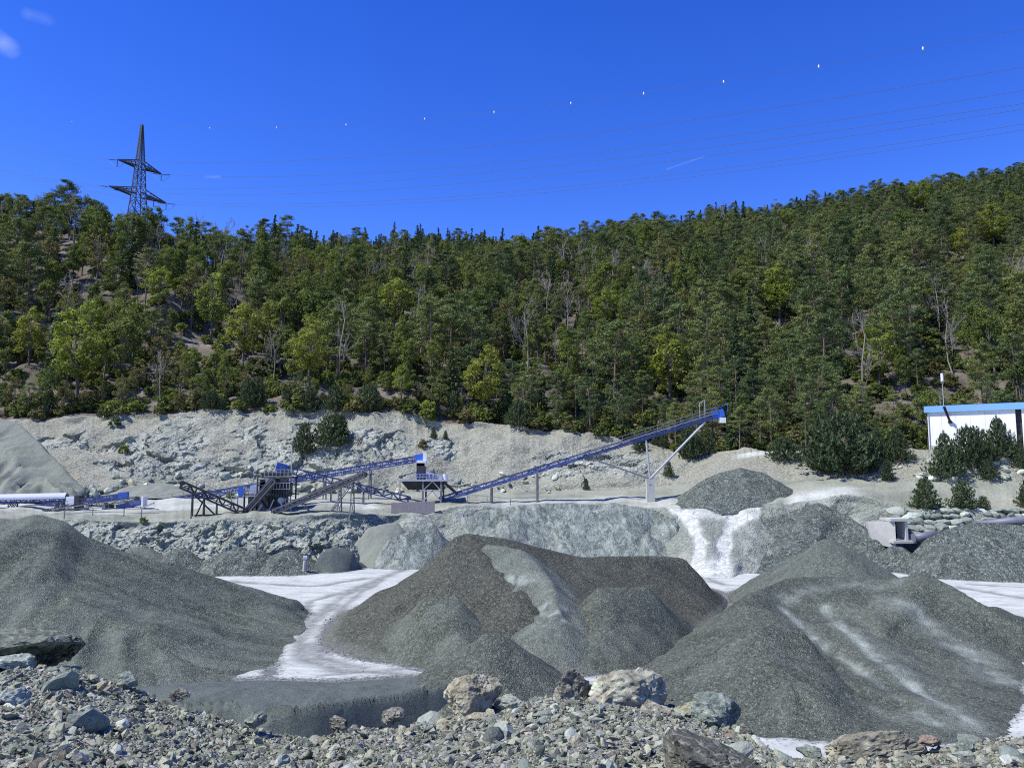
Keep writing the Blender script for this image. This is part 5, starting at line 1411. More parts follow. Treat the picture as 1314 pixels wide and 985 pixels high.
# ------------------------------------------------------------------ processing plant
UP = Vector((0, 0, 1))
def conv_frame(p0, p1):
    a = (p1 - p0).normalized(); s = a.cross(UP).normalized(); n = s.cross(a)
    return a, s, n
def conveyor(label, p0, p1, w=1.1, d=1.0, mat='blue', bay=1.6, member=.10, chord=.16, rail=None, panel=None, cover=None, head=None, name="belt_conveyor"):
    """lattice belt conveyor: p0 tail, p1 head (centre of the frame)"""
    p0, p1 = Vector(p0), Vector(p1); a, s, n = conv_frame(p0, p1); L = (p1 - p0).length
    root = empty(name, (p0.x, p0.y, p0.z - d)); tag(root, label, "conveyor")
    f = MB()
    c = {}
    for i in (-1, 1):
        for j in (-1, 1):
            o = s * (i * w / 2) + n * (j * d / 2); c[i, j] = o
            f.bar(p0 + o, p1 + o, chord, chord, n)
    nb = max(2, int(L / bay))
    for k in range(nb + 1):
        q = p0 + a * (L * k / nb)
        for i in (-1, 1): f.bar(q + c[i, -1], q + c[i, 1], member, member, a)
        f.bar(q + c[-1, -1], q + c[1, -1], member, member, a)
        if k < nb:
            q2 = p0 + a * (L * (k + 1) / nb)
            for i in (-1, 1): f.bar(q + c[i, -1 if k % 2 else 1], q2 + c[i, 1 if k % 2 else -1], member, member, s)
    f.build("truss_frame", M[mat], root)
    off = n * (d / 2 + .16)
    MB().bar(p0 + off, p1 + off, w * .86, .07, n).build("belt", M['belt'], root)
    MB().bar(p0 - n * .12, p1 - n * .12, w * .8, .05, n).build("return_belt", M['belt'], root)
    ro = MB()
    for k in range(int(L / 1.2)):
        q = p0 + a * (.4 + 1.2 * k) + n * (d / 2 + .09); ro.bar(q - s * w * .46, q + s * w * .46, .09, .09, n)
    ro.build("rollers", M['grey_steel'], root)
    for e, nm, r in ((p0, "tail_drum", .3), (p1, "head_drum", .36)):
        MB().tube([e + off - n * r - s * w * .5, e + off - n * r + s * w * .5], r, 12).build(nm, M['dark_steel'], root)
    if panel:
        for i in (-1, 1): MB().bar(p0 + a * .3 + s * (i * (w / 2 + .09)) + n * (panel[1]), p1 - a * .3 + s * (i * (w / 2 + .09)) + n * (panel[1]), .03, panel[2], n).build("side_sheet", M[panel[0]], root)
    if rail:
        t0, t1, sides = rail
        for i in sides:
            r_ = MB(); o = s * (i * (w / 2 + .45)); b = n * (d / 2 - .1)
            A, B = p0 + a * L * t0 + o + b, p0 + a * L * t1 + o + b
            wy = MB().bar(A - s * (i * .22), B - s * (i * .22), .5, .05, n).build("walkway", M['galv'], root)
            for hh in (.55, 1.1): r_.bar(A + UP * hh, B + UP * hh, .045, .045)
            m = max(2, int((B - A).length / 2.0))
            for k in range(m + 1):
                q = A + (B - A) * (k / m); r_.bar(q, q + UP * 1.12, .05, .05)
            r_.build("railing", M['grey_steel'], wy)
    if head:
        hb = MB().bar(p1 - a * head[1] + n * .1, p1 + a * .5 + n * .1, w + .35, d + .5, n).build("head_box", M[head[0]], root)
        MB().bar(p1 - a * .9 + s * -(w / 2 + .5), p1 - a * .1 + s * -(w / 2 + .5), .5, .5, n).build("drive_motor", M['grey_steel'], hb)
    return root, p0, p1, a, s, n, L
def gz(p): return ground(p[0], p[1])
def leg(root, p, foot=None, w=.22, mat='grey_steel', name="leg"):
    p = Vector(p); foot = Vector((p.x, p.y, gz(p) - .3)) if foot is None else Vector(foot)
    MB().bar(p, foot, w, w, (1, 0, 0)).build(name, M[mat], root)
def trestle(root, q, s, a, w, spread=.4, mat='dark_steel', t=.16, z=None):
    """a pair of splayed legs with cross bracing under the conveyor"""
    z = gz(q) - .2 if z is None else z
    tops = [q + s * (i * w / 2) for i in (-1, 1)]; ft = [Vector((t_.x, t_.y, z)) + s * (i * spread) for t_, i in zip(tops, (-1, 1))]
    for t_, f_ in zip(tops, ft): MB().bar(t_, f_, t, t, (1, 0, 0)).build("leg", M[mat], root)
    b = MB(); n = max(1, int((tops[0] - ft[0]).length / 2.2))
    for k in range(n):
        u, v = k / n, (k + 1) / n
        A0, A1 = tops[0].lerp(ft[0], u), tops[0].lerp(ft[0], v); B0, B1 = tops[1].lerp(ft[1], u), tops[1].lerp(ft[1], v)
        b.bar(A0, B1, t * .55, t * .55, (1, 0, 0)); b.bar(B0, A1, t * .55, t * .55, (1, 0, 0)); b.bar(A1, B1, t * .6, t * .6, (1, 0, 0))
    b.build("cross_brace", M[mat], root)

# long conveyor to the blue-grey cone
r, p0, p1, a, s, n, L = conveyor("long blue belt conveyor climbing right to a concrete pier support", at(566, 641, 142), at(925, 531, 134), 1.2, .8, 'blue', 1.7, .10, .15, rail=(.5, .985, (-1, 1)), panel=('blue', -.1, .3), head=('bright_blue', 1.6))
for px, py in ((632, 622), (692, 603)):
    q = p0.lerp(p1, (px - 566) / 359.0) - n * .6
    trestle(r, q, s, a, 1.2, .05, 'grey_steel', .26)
pier = p0.lerp(p1, (834 - 566) / 359.0); gzp = gz(pier)
pt = Vector(at(834, 614, pier.y)); 
cpier = MB().box((pt.x, pt.y, (pt.z + gzp - .5) / 2), 1.35, 1.5, pt.z - gzp + .5).build("concrete_pier", M['concrete'], r)
pc = MB(); pc.box((pt.x - .1, pt.y - .77, pt.z - 1.0), .5, .03, .12); pc.build("pier_marking", M['grey_steel'], cpier)
for i in (-1, 1):
    o = s * (i * .6)
    MB().tube([p0.lerp(p1, (831 - 566) / 359.0) - n * .55 + o, pt + o], .17, 8).build("post", M['galv'], r)
    MB().tube([p0.lerp(p1, (759 - 566) / 359.0) - n * .55 + o, pt + o], .15, 8).build("strut", M['grey_steel'], r)
    MB().tube([p0.lerp(p1, (904 - 566) / 359.0) - n * .55 + o, pt + o], .19, 8).build("strut", M['galv'], r)
q = p0.lerp(p1, (899 - 566) / 359.0)
gm = MB(); gm.bar(q + s * .6, q + s * .6 + UP * 3.0, .1); gm.bar(q + s * .6 + a * .9, q + s * .6 + a * .9 + UP * 3.2, .1); gm.bar(q + s * .6 + UP * 3.0, q + s * .6 + a * .9 + UP * 3.2, .1); gm.build("access_hoop", M['galv'], r)
MB().box(p1 + Vector((.1, -.3, -1.1)), 1.0, 1.2, .9).build("discharge_chute", M['white'], r)
hr = MB()
for dx in (-1.2, .2, 1.3): hr.bar(p1 + a * dx - s * 1.1, p1 + a * dx - s * 1.1 + UP * 1.3, .07)
hr.bar(p1 - a * 1.2 - s * 1.1 + UP * 1.3, p1 + a * 1.3 - s * 1.1 + UP * 1.3, .07); hr.build("head_guard", M['bright_blue'], r)
# long feed conveyor behind the crusher up to the screening tower
r, p0, p1, a, s, n, L = conveyor("blue lattice conveyor rising behind the crusher to the screening tower", at(183, 649, 150), at(541, 588, 144), 1.2, .95, 'blue', 1.5, .11, .17, rail=(.02, .42, (-1,)), panel=('blue', -.05, .22), head=('bright_blue', 1.0))
for t in (.12, .28, .5, .66, .82): trestle(r, p0.lerp(p1, t) - n * .6, s, a, 1.1, .3, 'grey_steel', .18)
# truss returning from the crusher top down right to the tower foot
r, p0, p1, a, s, n, L = conveyor("blue lattice conveyor descending right from the crusher top to the tower foot", at(524, 641, 141), at(358, 600, 134), 1.1, 1.0, 'blue', 1.5, .11, .18, head=('bright_blue', 1.2))
for t in (.35, .6): trestle(r, p0.lerp(p1, t) - n * .5, s, a, 1.0, .3, 'grey_steel', .16)
# black stacker on the left
r, p0, p1, a, s, n, L = conveyor("short black stacker conveyor raised to the left over the rock face", at(314, 657, 123.5), at(233, 622, 121), 1.1, .95, 'dark_steel', 1.1, .13, .19, rail=(.2, 1.0, (1,)))
zb = Vector(at(270, 659, 122)).z
for t, sp in ((.80, -.5), (.62, .2), (.42, .9)): trestle(r, p0.lerp(p1, t) - n * .5, s, a, 1.0, .5, 'dark_steel', .15, z=gz(p0.lerp(p1, .35)) - .6)
lb = MB()
for i in (-1, 1):
    A_, B_ = p0.lerp(p1, .8) - n * .5 + s * (i * .5), p0.lerp(p1, .42) - n * .5 + s * (i * .5)
    zf_ = gz(p0.lerp(p1, .35)) - .4
    lb.bar(A_, Vector((B_.x, B_.y, zf_)), .13); lb.bar(p0.lerp(p1, .62) - n * .5 + s * (i * .5), Vector((A_.x + .6, A_.y, zf_)), .13)
    lb.bar(Vector((A_.x + .4, A_.y, zf_ + .2)), Vector((B_.x, B_.y, zf_ + .2)), .15)
lb.build("side_brace", M['dark_steel'], r)
# grey stacker on the right
r, p0, p1, a, s, n, L = conveyor("long grey stacker conveyor raised to the right on lattice legs", at(352, 657, 122.5), at(468, 609, 121), 1.1, .65, 'grey_steel', 1.3, .1, .16, rail=(.1, .95, (-1,)), panel=('dark_steel', -.1, .2))
zf_ = gz(p0.lerp(p1, .72)) - .8
for t in (.86, .72): trestle(r, p0.lerp(p1, t) - n * .35, s, a, 1.0, .7, 'grey_steel', .15, z=zf_)
lb = MB()
for i in (-1, 1):
    A_ = p0.lerp(p1, .87) - n * .35 + s * (i * .6); B_ = p0.lerp(p1, .60) - n * .35 + s * (i * .6)
    lb.bar(A_, Vector((B_.x, B_.y, gz(B_) - .4)), .13); lb.bar(p0.lerp(p1, .30) - n * .3 + s * (i * .6), Vector((p0.lerp(p1, .42).x, p0.y, gz(p0.lerp(p1, .42)) - .4)), .13)
lb.build("side_brace", M['grey_steel'], r)
# crusher and screen house
cx, cy_ = at(345, 650, 128)[:2]; cz = ground(cx, cy_) - .4
r = empty("crusher", (cx, cy_, cz)); tag(r, "dark steel crushing and screening unit between the two stackers", "crusher")
def X_(px, Y=127.0): return float(at(px, 630, Y)[0])
def Z_(py, Y=127.0): return float(at(345, py, Y)[2])
fr_ = MB()
for px in (318, 334, 352, 372):
    for Y in (125.5, 130.5): 
        MB().bar((X_(px), Y, cz), (X_(px), Y, Z_(612 if px > 320 else 632)), .22, .22, (1, 0, 0)).build("post", M['dark_steel'], r)
for py in (634, 622, 612):
    x0 = X_(318 if py > 630 else 334)
    for Y in (125.5, 130.5): fr_.bar((x0, Y, Z_(py)), (X_(376), Y, Z_(py)), .2)
    for px in (334, 352, 372): fr_.bar((X_(px), 125.5, Z_(py)), (X_(px), 130.5, Z_(py)), .2)
for (pa, pb) in (((334, 658), (352, 634)), ((352, 634), (372, 658)), ((334, 634), (352, 612)), ((372, 634), (352, 612))):
    fr_.bar((X_(pa[0]), 125.4, Z_(pa[1])), (X_(pb[0]), 125.4, Z_(pb[1])), .13)
fr_.build("steel_frame", M['dark_steel'], r)
cb_ = MB().box((X_(350), 128, Z_(645)), 3.6, 3.6, 2.6).build("crusher_body", M['dark_steel'], r)
MB().box((X_(362), 127.6, Z_(628)), 2.2, 3.0, 2.2).build("screen_box", M['dark_steel'], r)
MB().tube([(X_(365), 125.1, Z_(641)), (X_(365), 126.4, Z_(641))], .5, 16).build("flywheel", M['galv'], cb_)
MB().box((X_(364), 124.9, Z_(651)), .9, .8, .55).build("motor", M['bright_blue'], cb_)
hp = MB(); hp.add([(X_(336), 125.2, Z_(606)), (X_(370), 125.2, Z_(606)), (X_(370), 130.8, Z_(606)), (X_(336), 130.8, Z_(606)), (X_(342), 126.8, Z_(612.5)), (X_(364), 126.8, Z_(612.5)), (X_(364), 129.2, Z_(612.5)), (X_(342), 129.2, Z_(612.5))],
       [(0, 1, 2, 3), (4, 7, 6, 5), (0, 4, 5, 1), (1, 5, 6, 2), (2, 6, 7, 3), (3, 7, 4, 0)]); hp.build("feed_hopper", M['grey_steel'], r)
MB().add([(X_(321), 126.9, Z_(634)), (X_(342), 126.9, Z_(634)), (X_(342), 126.9, Z_(617)), (X_(321), 126.9, Z_(623)), (X_(321), 127.1, Z_(634)), (X_(342), 127.1, Z_(634)), (X_(342), 127.1, Z_(617)), (X_(321), 127.1, Z_(623))],
         [(0, 1, 2, 3), (7, 6, 5, 4), (0, 4, 5, 1), (1, 5, 6, 2), (2, 6, 7, 3), (3, 7, 4, 0)]).build("cladding_panel", M['pale_blue'], r)
wk = MB(); wk.bar((X_(303), 125.0, Z_(635.5)), (X_(334), 125.0, Z_(635.5)), .9, .12); wk.build("walkway", M['galv'], r)
wr = MB()
for px in range(303, 336, 5): wr.bar((X_(px), 124.6, Z_(635.5)), (X_(px), 124.6, Z_(635.5) + 1.1), .06)
for hh in (.55, 1.1): wr.bar((X_(303), 124.6, Z_(635.5) + hh), (X_(334), 124.6, Z_(635.5) + hh), .06)
for hh in (0, 1.0): wr.bar((X_(352), 124.9, Z_(627) + hh), (X_(377), 124.9, Z_(627) + hh), .07)
for px in range(352, 379, 4): wr.bar((X_(px), 124.9, Z_(627)), (X_(px), 124.9, Z_(627) + 1.0), .06)
wr.build("railing", M['galv'], r)
for px in (303, 311): MB().bar((X_(px), 125.0, Z_(635.5)), (X_(px), 125.0, cz), .12).build("walkway_post", M['galv'], r)
cb = MB()
for k, (px, py) in enumerate(((347, 616), (358, 617), (365, 615))): MB().box((X_(px), 126.2, Z_(py)), .9, .9, .95).build("control_box", M[('white', 'dark_steel', 'grey_steel')[k]], r)
ch = MB(); ch.bar((X_(336), 124.6, Z_(659)), (X_(343), 124.6, Z_(646)), .3); ch.bar((X_(372), 124.4, Z_(659)), (X_(366), 124.4, Z_(640)), .22); ch.build("chute", M['galv'], r)
MB().tube([(X_(373, 131), 131, gz((X_(373, 131), 131)) - .2), (X_(373, 131), 131, Z_(572, 131))], .10, 8).build("mast", M['galv'], r)
MB().box((X_(341), 128.5, Z_(625)), 2.0, 3.2, 2.6).build("screen_deck", M['dark_steel'], r)
MB().box((X_(327), 128, Z_(645)), 1.9, 2.6, 2.4).build("engine_housing", M['dark_steel'], r)
for k in range(7): MB().box((X_(353 + 3.2 * k), 125.0, Z_(632)), .16, .12, 1.5).build("grille_bar", M['dark_steel'], r)
for (pa, pb) in (((320, 657), (331, 640)), ((340, 640), (347, 658)), ((357, 640), (350, 658)), ((376, 645), (381, 659))): MB().bar((X_(pa[0]), 124.8, Z_(pa[1])), (X_(pb[0]), 124.8, Z_(pb[1])), .16).build("brace", M['galv' if pa[0] > 350 else 'grey_steel'], r)
MB().box((X_(365), 125.4, Z_(656)), 3.2, 2.0, .5).build("skid_base", M['grey_steel'], r)
MB().bar((X_(344), 125, Z_(611)), (X_(378), 125, Z_(611)), .5, .1).build("top_walkway", M['galv'], r)
tw_ = MB()
for px in range(344, 380, 5): tw_.bar((X_(px), 124.8, Z_(611)), (X_(px), 124.8, Z_(611) + 1.1), .06)
tw_.bar((X_(344), 124.8, Z_(611) + 1.1), (X_(379), 124.8, Z_(611) + 1.1), .06); tw_.build("top_railing", M['galv'], r)
bt = MB(); ang = [k * math.pi / 6 for k in range(12)]
bt.add([(X_(316) + .42 * math.cos(q), 124.3, Z_(630) + .95 * math.sin(q)) for q in ang] + [(X_(316) + .42 * math.cos(q), 124.5, Z_(630) + .95 * math.sin(q)) for q in ang], [tuple(range(12)), tuple(reversed(range(12, 24)))] + [(k, (k + 1) % 12, 12 + (k + 1) % 12, 12 + k) for k in range(12)])
bt.build("blue_guard", M['bright_blue'], r)
# steep feed belt beside the crusher
r, p0, p1, a, s, n, L = conveyor("steep grey feed belt on the left flank of the crusher", at(316, 657, 124), at(352, 616, 124), 1.0, .7, 'grey_steel', 1.0, .09, .15, rail=(.1, 1.0, (-1,)), panel=('dark_steel', 0, .3))
# screening tower
cx, cy_ = at(556, 640, 143)[:2]; cz = ground(cx, cy_) - .4
r = empty("screening_tower", (cx, cy_, cz)); tag(r, "raised screening platform with a blue machine on steel legs", "screening tower")
def x_(px, Y=142.0): return float(at(px, 620, Y)[0])
def z_(py, Y=142.0): return float(at(556, py, Y)[2])
for px in (544, 567):
    for Y in (140.5, 145.5): MB().bar((x_(px), Y, cz), (x_(px), Y, z_(617)), .32, .32, (1, 0, 0)).build("leg", M['grey_steel'], r)
br = MB(); br.bar((x_(544), 140.4, z_(643)), (x_(556), 140.4, z_(629)), .18); br.bar((x_(567), 140.4, z_(643)), (x_(556), 140.4, z_(629)), .18); br.bar((x_(544), 140.4, z_(629)), (x_(567), 140.4, z_(629)), .18); br.bar((x_(544), 140.4, z_(629)), (x_(556), 140.4, z_(617)), .14); br.bar((x_(567), 140.4, z_(629)), (x_(556), 140.4, z_(617)), .14); br.build("cross_brace", M['galv'], r)
MB().box(((x_(515) + x_(580)) / 2, 143, z_(616)), x_(580) - x_(515), 5.6, .3).build("platform", M['galv'], r)
ho = MB(); ho.add([(x_(516), 140.6, z_(617.6)), (x_(574), 140.6, z_(617.6)), (x_(574), 145.2, z_(617.6)), (x_(516), 145.2, z_(617.6)), (x_(524), 141.8, z_(628)), (x_(562), 141.8, z_(628)), (x_(562), 144, z_(628)), (x_(524), 144, z_(628))],
       [(3, 2, 1, 0), (4, 5, 6, 7), (0, 1, 5, 4), (1, 2, 6, 5), (2, 3, 7, 6), (3, 0, 4, 7)]); ho.build("collecting_hopper", M['dark_steel'], r)
sb_ = MB(); sb_.add([(x_(547), 141, z_(604)), (x_(568), 141, z_(611)), (x_(568), 141, z_(615)), (x_(547), 141, z_(615)), (x_(547), 144, z_(604)), (x_(568), 144, z_(611)), (x_(568), 144, z_(615)), (x_(547), 144, z_(615))],
       [(0, 1, 2, 3), (7, 6, 5, 4), (0, 4, 5, 1), (1, 5, 6, 2), (2, 6, 7, 3), (3, 7, 4, 0)]); vs_ = sb_.build("vibrating_screen", M['pale_blue'], r)
for k, px in enumerate((549, 554, 559)): MB().box((x_(px), 140.9, z_(611)), .35, .1, .8).build("screen_bracket", M['blue'], vs_)
fb_ = MB().box((x_(540), 142.5, z_(604.5)), 1.5, 2.2, 3.0).build("feed_box", M['dark_steel'], r)
MB().box((x_(540.5), 142.4, z_(594)), 1.6, 2.0, 1.0).build("feed_chute", M['white'], r)
MB().box((x_(545), 142.2, z_(588)), .7, 1.2, 2.0).build("white_hood", M['white'], r)
for px in (536, 540, 544): MB().box((x_(px), 141.3, z_(610)), .45, .15, .8).build("blue_door", M['bright_blue'] if px == 540 else M['blue'], fb_)
MB().tube([(x_(572), 141.5, z_(615)), (x_(572), 141.5, z_(608))], .42, 10).build("drum", M['white'], r)
rl = MB()
for px in range(524, 588, 4): rl.bar((x_(px), 140.3, z_(615.5)), (x_(px), 140.3, z_(615.5) + 1.1), .06)
for hh in (.55, 1.1): rl.bar((x_(523), 140.3, z_(615.5) + hh), (x_(587), 140.3, z_(615.5) + hh), .06)
rl.build("railing", M['galv'], r)
st = MB(); st.bar((x_(584), 141, z_(617)), (x_(604), 141, z_(640)), .8, .14, (0, 0, 1)); st.build("stairs", M['galv'], r)
dc = MB(); dc.bar((x_(572), 141.2, z_(620)), (x_(588), 141.2, z_(634)), .5, .5); dc.build("discharge_chute", M['dark_steel'], r)
MB().bar((x_(512), 143, z_(617)), (x_(512), 143, cz), .25, .25, (1, 0, 0)).build("outer_leg", M['concrete'], r)
# concrete block wall by the tower
c0, c1 = Vector(at(502, 650, 128)), Vector(at(558, 648, 129))
r = empty("concrete_barrier", (c0 + c1) / 2 - UP * .8); tag(r, "low pinkish concrete barrier in front of the screening tower", "barrier")
for k in range(5):
    A_, B_ = c0.lerp(c1, (k + .01) / 5), c0.lerp(c1, (k + .99) / 5); A_.z = B_.z = (A_.z + B_.z) / 2 - .3
    MB().bar(A_, B_, .6, 1.9).build("concrete_block", M['pink_concrete'], r)

# conveyors at the far left
r, p0, p1, a, s, n, L = conveyor("pale covered conveyor with arched sheet roof at the left edge", at(-130, 646, 130), at(86, 641, 133), 1.3, .5, 'blue', 1.5, .1, .16)
rf = MB(); m = 30
for k in range(m):
    A_, B_ = p0.lerp(p1, k / m), p0.lerp(p1, (k + .995) / m); vs = []
    for e in (A_, B_):
        for j in range(9):
            th = math.pi * j / 8; vs.append(e + s * (math.cos(th) * .85) + n * (math.sin(th) * .95 + .25))
    sh = MB().add(vs, [(j, j + 1, 10 + j, 9 + j) for j in range(8)]); o_ = sh.build("roof_sheet", M['pale_blue'], r)
    o_.modifiers.new("thick", 'SOLIDIFY').thickness = .05
for t in (.52, .66, .69, .94, .975): trestle(r, p0.lerp(p1, t) - n * .25, s, a, 1.2, .2, 'grey_steel', .17)
MB().box(p1 + Vector((.9, 0, -.1)), 1.4, 1.5, 1.3).build("head_box", M['white'], r)
MB().box(p1 + Vector((2.0, 0, -.6)), .8, 1.5, 2.6).build("drop_chute", M['dark_steel'], r)
r, p0, p1, a, s, n, L = conveyor("blue belt conveyor passing under the covered conveyor at the left edge", at(-90, 668, 136), at(160, 637, 139), 1.2, .9, 'blue', 1.4, .1, .2, panel=('blue', 0, .5), head=('bright_blue', .8))
for t in (.3, .45, .66, .74, .9): trestle(r, p0.lerp(p1, t) - n * .45, s, a, 1.1, .15, 'grey_steel', .16)
r, p0, p1, a, s, n, L = conveyor("thin grey belt conveyor with railing leading to the small screen", at(58, 656, 131), at(176, 640, 133), 1.0, .5, 'grey_steel', 1.4, .08, .14, rail=(.1, .9, (1,)))
for t in (.2, .45, .7, .95): trestle(r, p0.lerp(p1, t) - n * .25, s, a, .9, .1, 'grey_steel', .14)
b0 = Vector(at(168, 652, 133)); zg = gz(b0)
r = empty("small_screen", (b0.x, b0.y, zg)); tag(r, "small screening machine with white end plate beside the left conveyors", "screening machine")
MB().bar(b0 + Vector((-2.2, 0, .2)), b0 + Vector((1.6, 0, 1.0)), 1.4, .9).build("screen_box", M['blue'], r)
MB().box(b0 + Vector((2.2, 0, 1.2)), .3, 1.6, 1.7).build("end_plate", M['white'], r)
MB().box(b0 + Vector((-3.4, -.2, -.1)), .9, 1.0, 1.5).build("side_hopper", M['dark_steel'], r)
MB().box(b0 + Vector((-4.4, 0, -.1)), .5, .9, 1.4).build("white_panel", M['white'], r)
for dx in (-2, 1.4):
    for dy in (-.6, .6): MB().bar(b0 + Vector((dx, dy, .3)), (b0.x + dx, b0.y + dy, zg - .2), .15, .15, (1, 0, 0)).build("leg", M['grey_steel'], r)
MB().bar(b0 + Vector((.2, -1.2, -.9)), b0 + Vector((4.4, -1.2, 1.0)), .5, .15).build("discharge_chute", M['galv'], r)
# fences on the bench edge
def fence(label, pts, hgt=1.15, step=2.4):
    P_ = [Vector(p) for p in pts]; r = empty("pipe_fence", P_[0]); tag(r, label, "fence")
    for A_, B_ in zip(P_[:-1], P_[1:]):
        m = max(1, int((B_ - A_).length / step))
        for k in range(m):
            q = A_.lerp(B_, k / m); MB().bar((q.x, q.y, q.z - .3), (q.x, q.y, q.z + hgt), .11, .11, (1, 0, 0)).build("post", M['grey_steel'], r)
        for hh in (.5, 1.0): MB().bar(A_ + UP * hgt * hh, B_ + UP * hgt * hh, .07, .07).build("rail", M['grey_steel'], r)
def gp(px, Y):
    x = float(at(px, 640, Y)[0]); return (x, Y, ground(x, Y))
fence("pipe railing along the bench edge below the left conveyors", [gp(84, 120), gp(120, 120), gp(160, 120.5), gp(205, 121)])
fence("thin pipe railing beside the tail of the long conveyor", [gp(600, 137), gp(625, 136), gp(655, 135), gp(690, 134)])
# white post on the quarry floor
p = fl(390, 736); r = empty("marker_post", (p[0], p[1], 0)); tag(r, "short weathered white post on the dusty floor beside the small heaps", "post")
MB().tube([(p[0], p[1], -.3), (p[0] + .05, p[1], 1.3), (p[0] + .12, p[1], 2.0)], [.26, .22, .17], 8).build("post_shaft", M['concrete'], r)
MB().box((p[0] + .1, p[1], 2.15), .5, .4, .35, .3).build("post_head", M['white'], r)
MB().box((p[0], p[1], .1), .8, .8, .3, .2).build("post_foot", M['concrete'], r)

# ------------------------------------------------------------------ concrete culvert and pipes on the right
A_ = Vector(at(1113, 672, 114)); r = empty("concrete_culvert", (A_.x + 2.5, A_.y, 2.5)); tag(r, "pale concrete culvert mouth beside the coarse gravel pile", "culvert")
zt, zb_ = float(at(1150, 668, 113)[2]), float(at(1150, 692, 113)[2])
x0, x1, x2 = float(at(1114, 680, 114)[0]), float(at(1149, 680, 112)[0]), float(at(1160, 680, 113)[0])
ww = MB(); ww.add([(x0, 114.2, zt - .2), (x1, 112, zt), (x1, 112, zb_ - 1.2), (x0 + .6, 114.0, zb_ - .6), (x0, 114.8, zt - .2), (x1, 112.6, zt), (x1, 112.6, zb_ - 1.2), (x0 + .6, 114.6, zb_ - .6)],
       [(0, 1, 2, 3), (7, 6, 5, 4), (0, 4, 5, 1), (1, 5, 6, 2), (2, 6, 7, 3), (3, 7, 4, 0)]); ww.build("wing_wall", M['concrete'], r)
MB().box(((x1 + x2) / 2 - .2, 113.6, zt + .18), x2 - x1 + .9, 3.4, .35).build("cover_slab", M['concrete'], r)
MB().box((x2 - .05, 113.4, (zt + zb_) / 2), .35, 2.6, zt - zb_).build("side_wall", M['concrete'], r)
MB().box(((x1 + x2) / 2, 115.2, (zt + zb_) / 2), x2 - x1, .4, zt - zb_).build("back_wall", M['dark_steel'], r)  # dark sheet behind the opening, its colour stands for the shade inside
MB().box(((x1 + x2) / 2 + 1.2, 112.2, zb_ - .2), 5.5, 2.0, .35).build("apron_slab", M['concrete'], r)
for (pa, pb, rad, lab) in (((1172, 690, 111), (1204, 686, 111), .6, "short violet-blue pipe between the culvert and the coarse pile"), ((1250, 674, 111.5), (1360, 662, 108), .6, "long violet-blue pipe rising to the right above the coarse pile")):
    A_, B_ = Vector(at(*pa)), Vector(at(*pb)); r = empty("steel_pipe", (A_ + B_) / 2 - UP * rad); tag(r, lab, "pipe")
    ps_ = MB().tube([A_, B_], rad, 20).build("pipe_shell", M['pipe'], r, True)
    for t in (.02, .5, .98): 
        q = A_.lerp(B_, t); d_ = (B_ - A_).normalized() * .08; MB().tube([q - d_, q + d_], rad + .06, 20).build("pipe_flange", M['pipe'], ps_)
    for t in (.2, .8):
        q = A_.lerp(B_, t); MB().bar(q - UP * rad * .8, (q.x, q.y, max(0, q.z - 4.0)), .3, .3, (1, 0, 0)).build("support", M['dark_steel'], r)

# ------------------------------------------------------------------ white building
bl, brr = Vector(at(1189, 573, 140.0)), Vector(at(1318, 573, 131.0)); brr.z = bl.z
e1 = (brr - bl); e1.z = 0; e1.normalize(); e2 = Vector((-e1.y, e1.x, 0))
zt = float(at(1189, 529, 140)[2]); zr = float(at(1189, 522, 140)[2]); z0 = bl.z - .8
r = empty("white_building", (bl.x, bl.y, z0)); tag(r, "white flat-roofed building with light blue fascia on the right terrace", "building")
LB = 30.0; Lm = (Vector(at(1304, 560, 132.2)) - bl).length
def wallseg(n_, a0, a1, d0, d1, za, zb, mat, par=None):
    P_ = [bl + e1 * a0 + e2 * d0, bl + e1 * a1 + e2 * d0, bl + e1 * a1 + e2 * d1, bl + e1 * a0 + e2 * d1]
    return MB().prism([(q.x, q.y) for q in P_], za, zb).build(n_, M[mat], par or r)
fw_ = wallseg("front_wall", .35, Lm, .35, .7, z0, zt, 'white_wall')
wallseg("left_wall", .35, .7, .703, 11, z0, zt, 'white_wall')
wallseg("recess_shadow", Lm + .003, Lm + .9, 1.2, 1.5, z0, zt, 'dark_steel')  # dark full-height sheet set back in the gap, coloured as its shadow
wallseg("front_wall", Lm + .9, LB, .35, .7, z0, zt, 'white_wall')
wallseg("back_wall", .703, LB, 10.6, 11, z0, zt, 'white_wall')
rf_ = wallseg("roof", 0.1, LB + .2, .1, 11.4, zt + .003, zr - .15, 'concrete')
wallseg("fascia", -.08, LB + .3, -.08, .1, zt - .05, zr + .1, 'fascia', rf_)
wallseg("fascia", -.08, .09, .1 + .003, 11.5, zt - .05, zr + .1, 'fascia', rf_)
wallseg("plinth", .30, Lm, .30, .349, z0, z0 + 1.0, 'concrete', fw_)
for k in range(1, 6):
    dq = bl + e1 * (.35 + (Lm - .35) * k / 6) + e2 * .345
    MB().bar((dq.x, dq.y, z0 + 1.0), (dq.x, dq.y, zt - .06), .025, .02, tuple(e1)).build("panel_joint", M['galv'], fw_)
dq = bl + e1 * .55 + e2 * .2
MB().tube([(dq.x, dq.y, z0 + .3), (dq.x, dq.y, zt - .05)], .07, 8).build("downpipe", M['galv'], r)
q = bl + e1 * 3.9 + e2 * .3
arm = empty("black_vent_arm", q + UP * (float(at(1225, 541, 137.5)[2]) - q.z)); tag(arm, "black angled pipe arm sticking out of the white building's front wall", "pipe")
hq = Vector((q.x, q.y, float(at(1225, 541, 137.5)[2])))
tip = hq - e2 * 1.9 - e1 * .55 + UP * 2.6
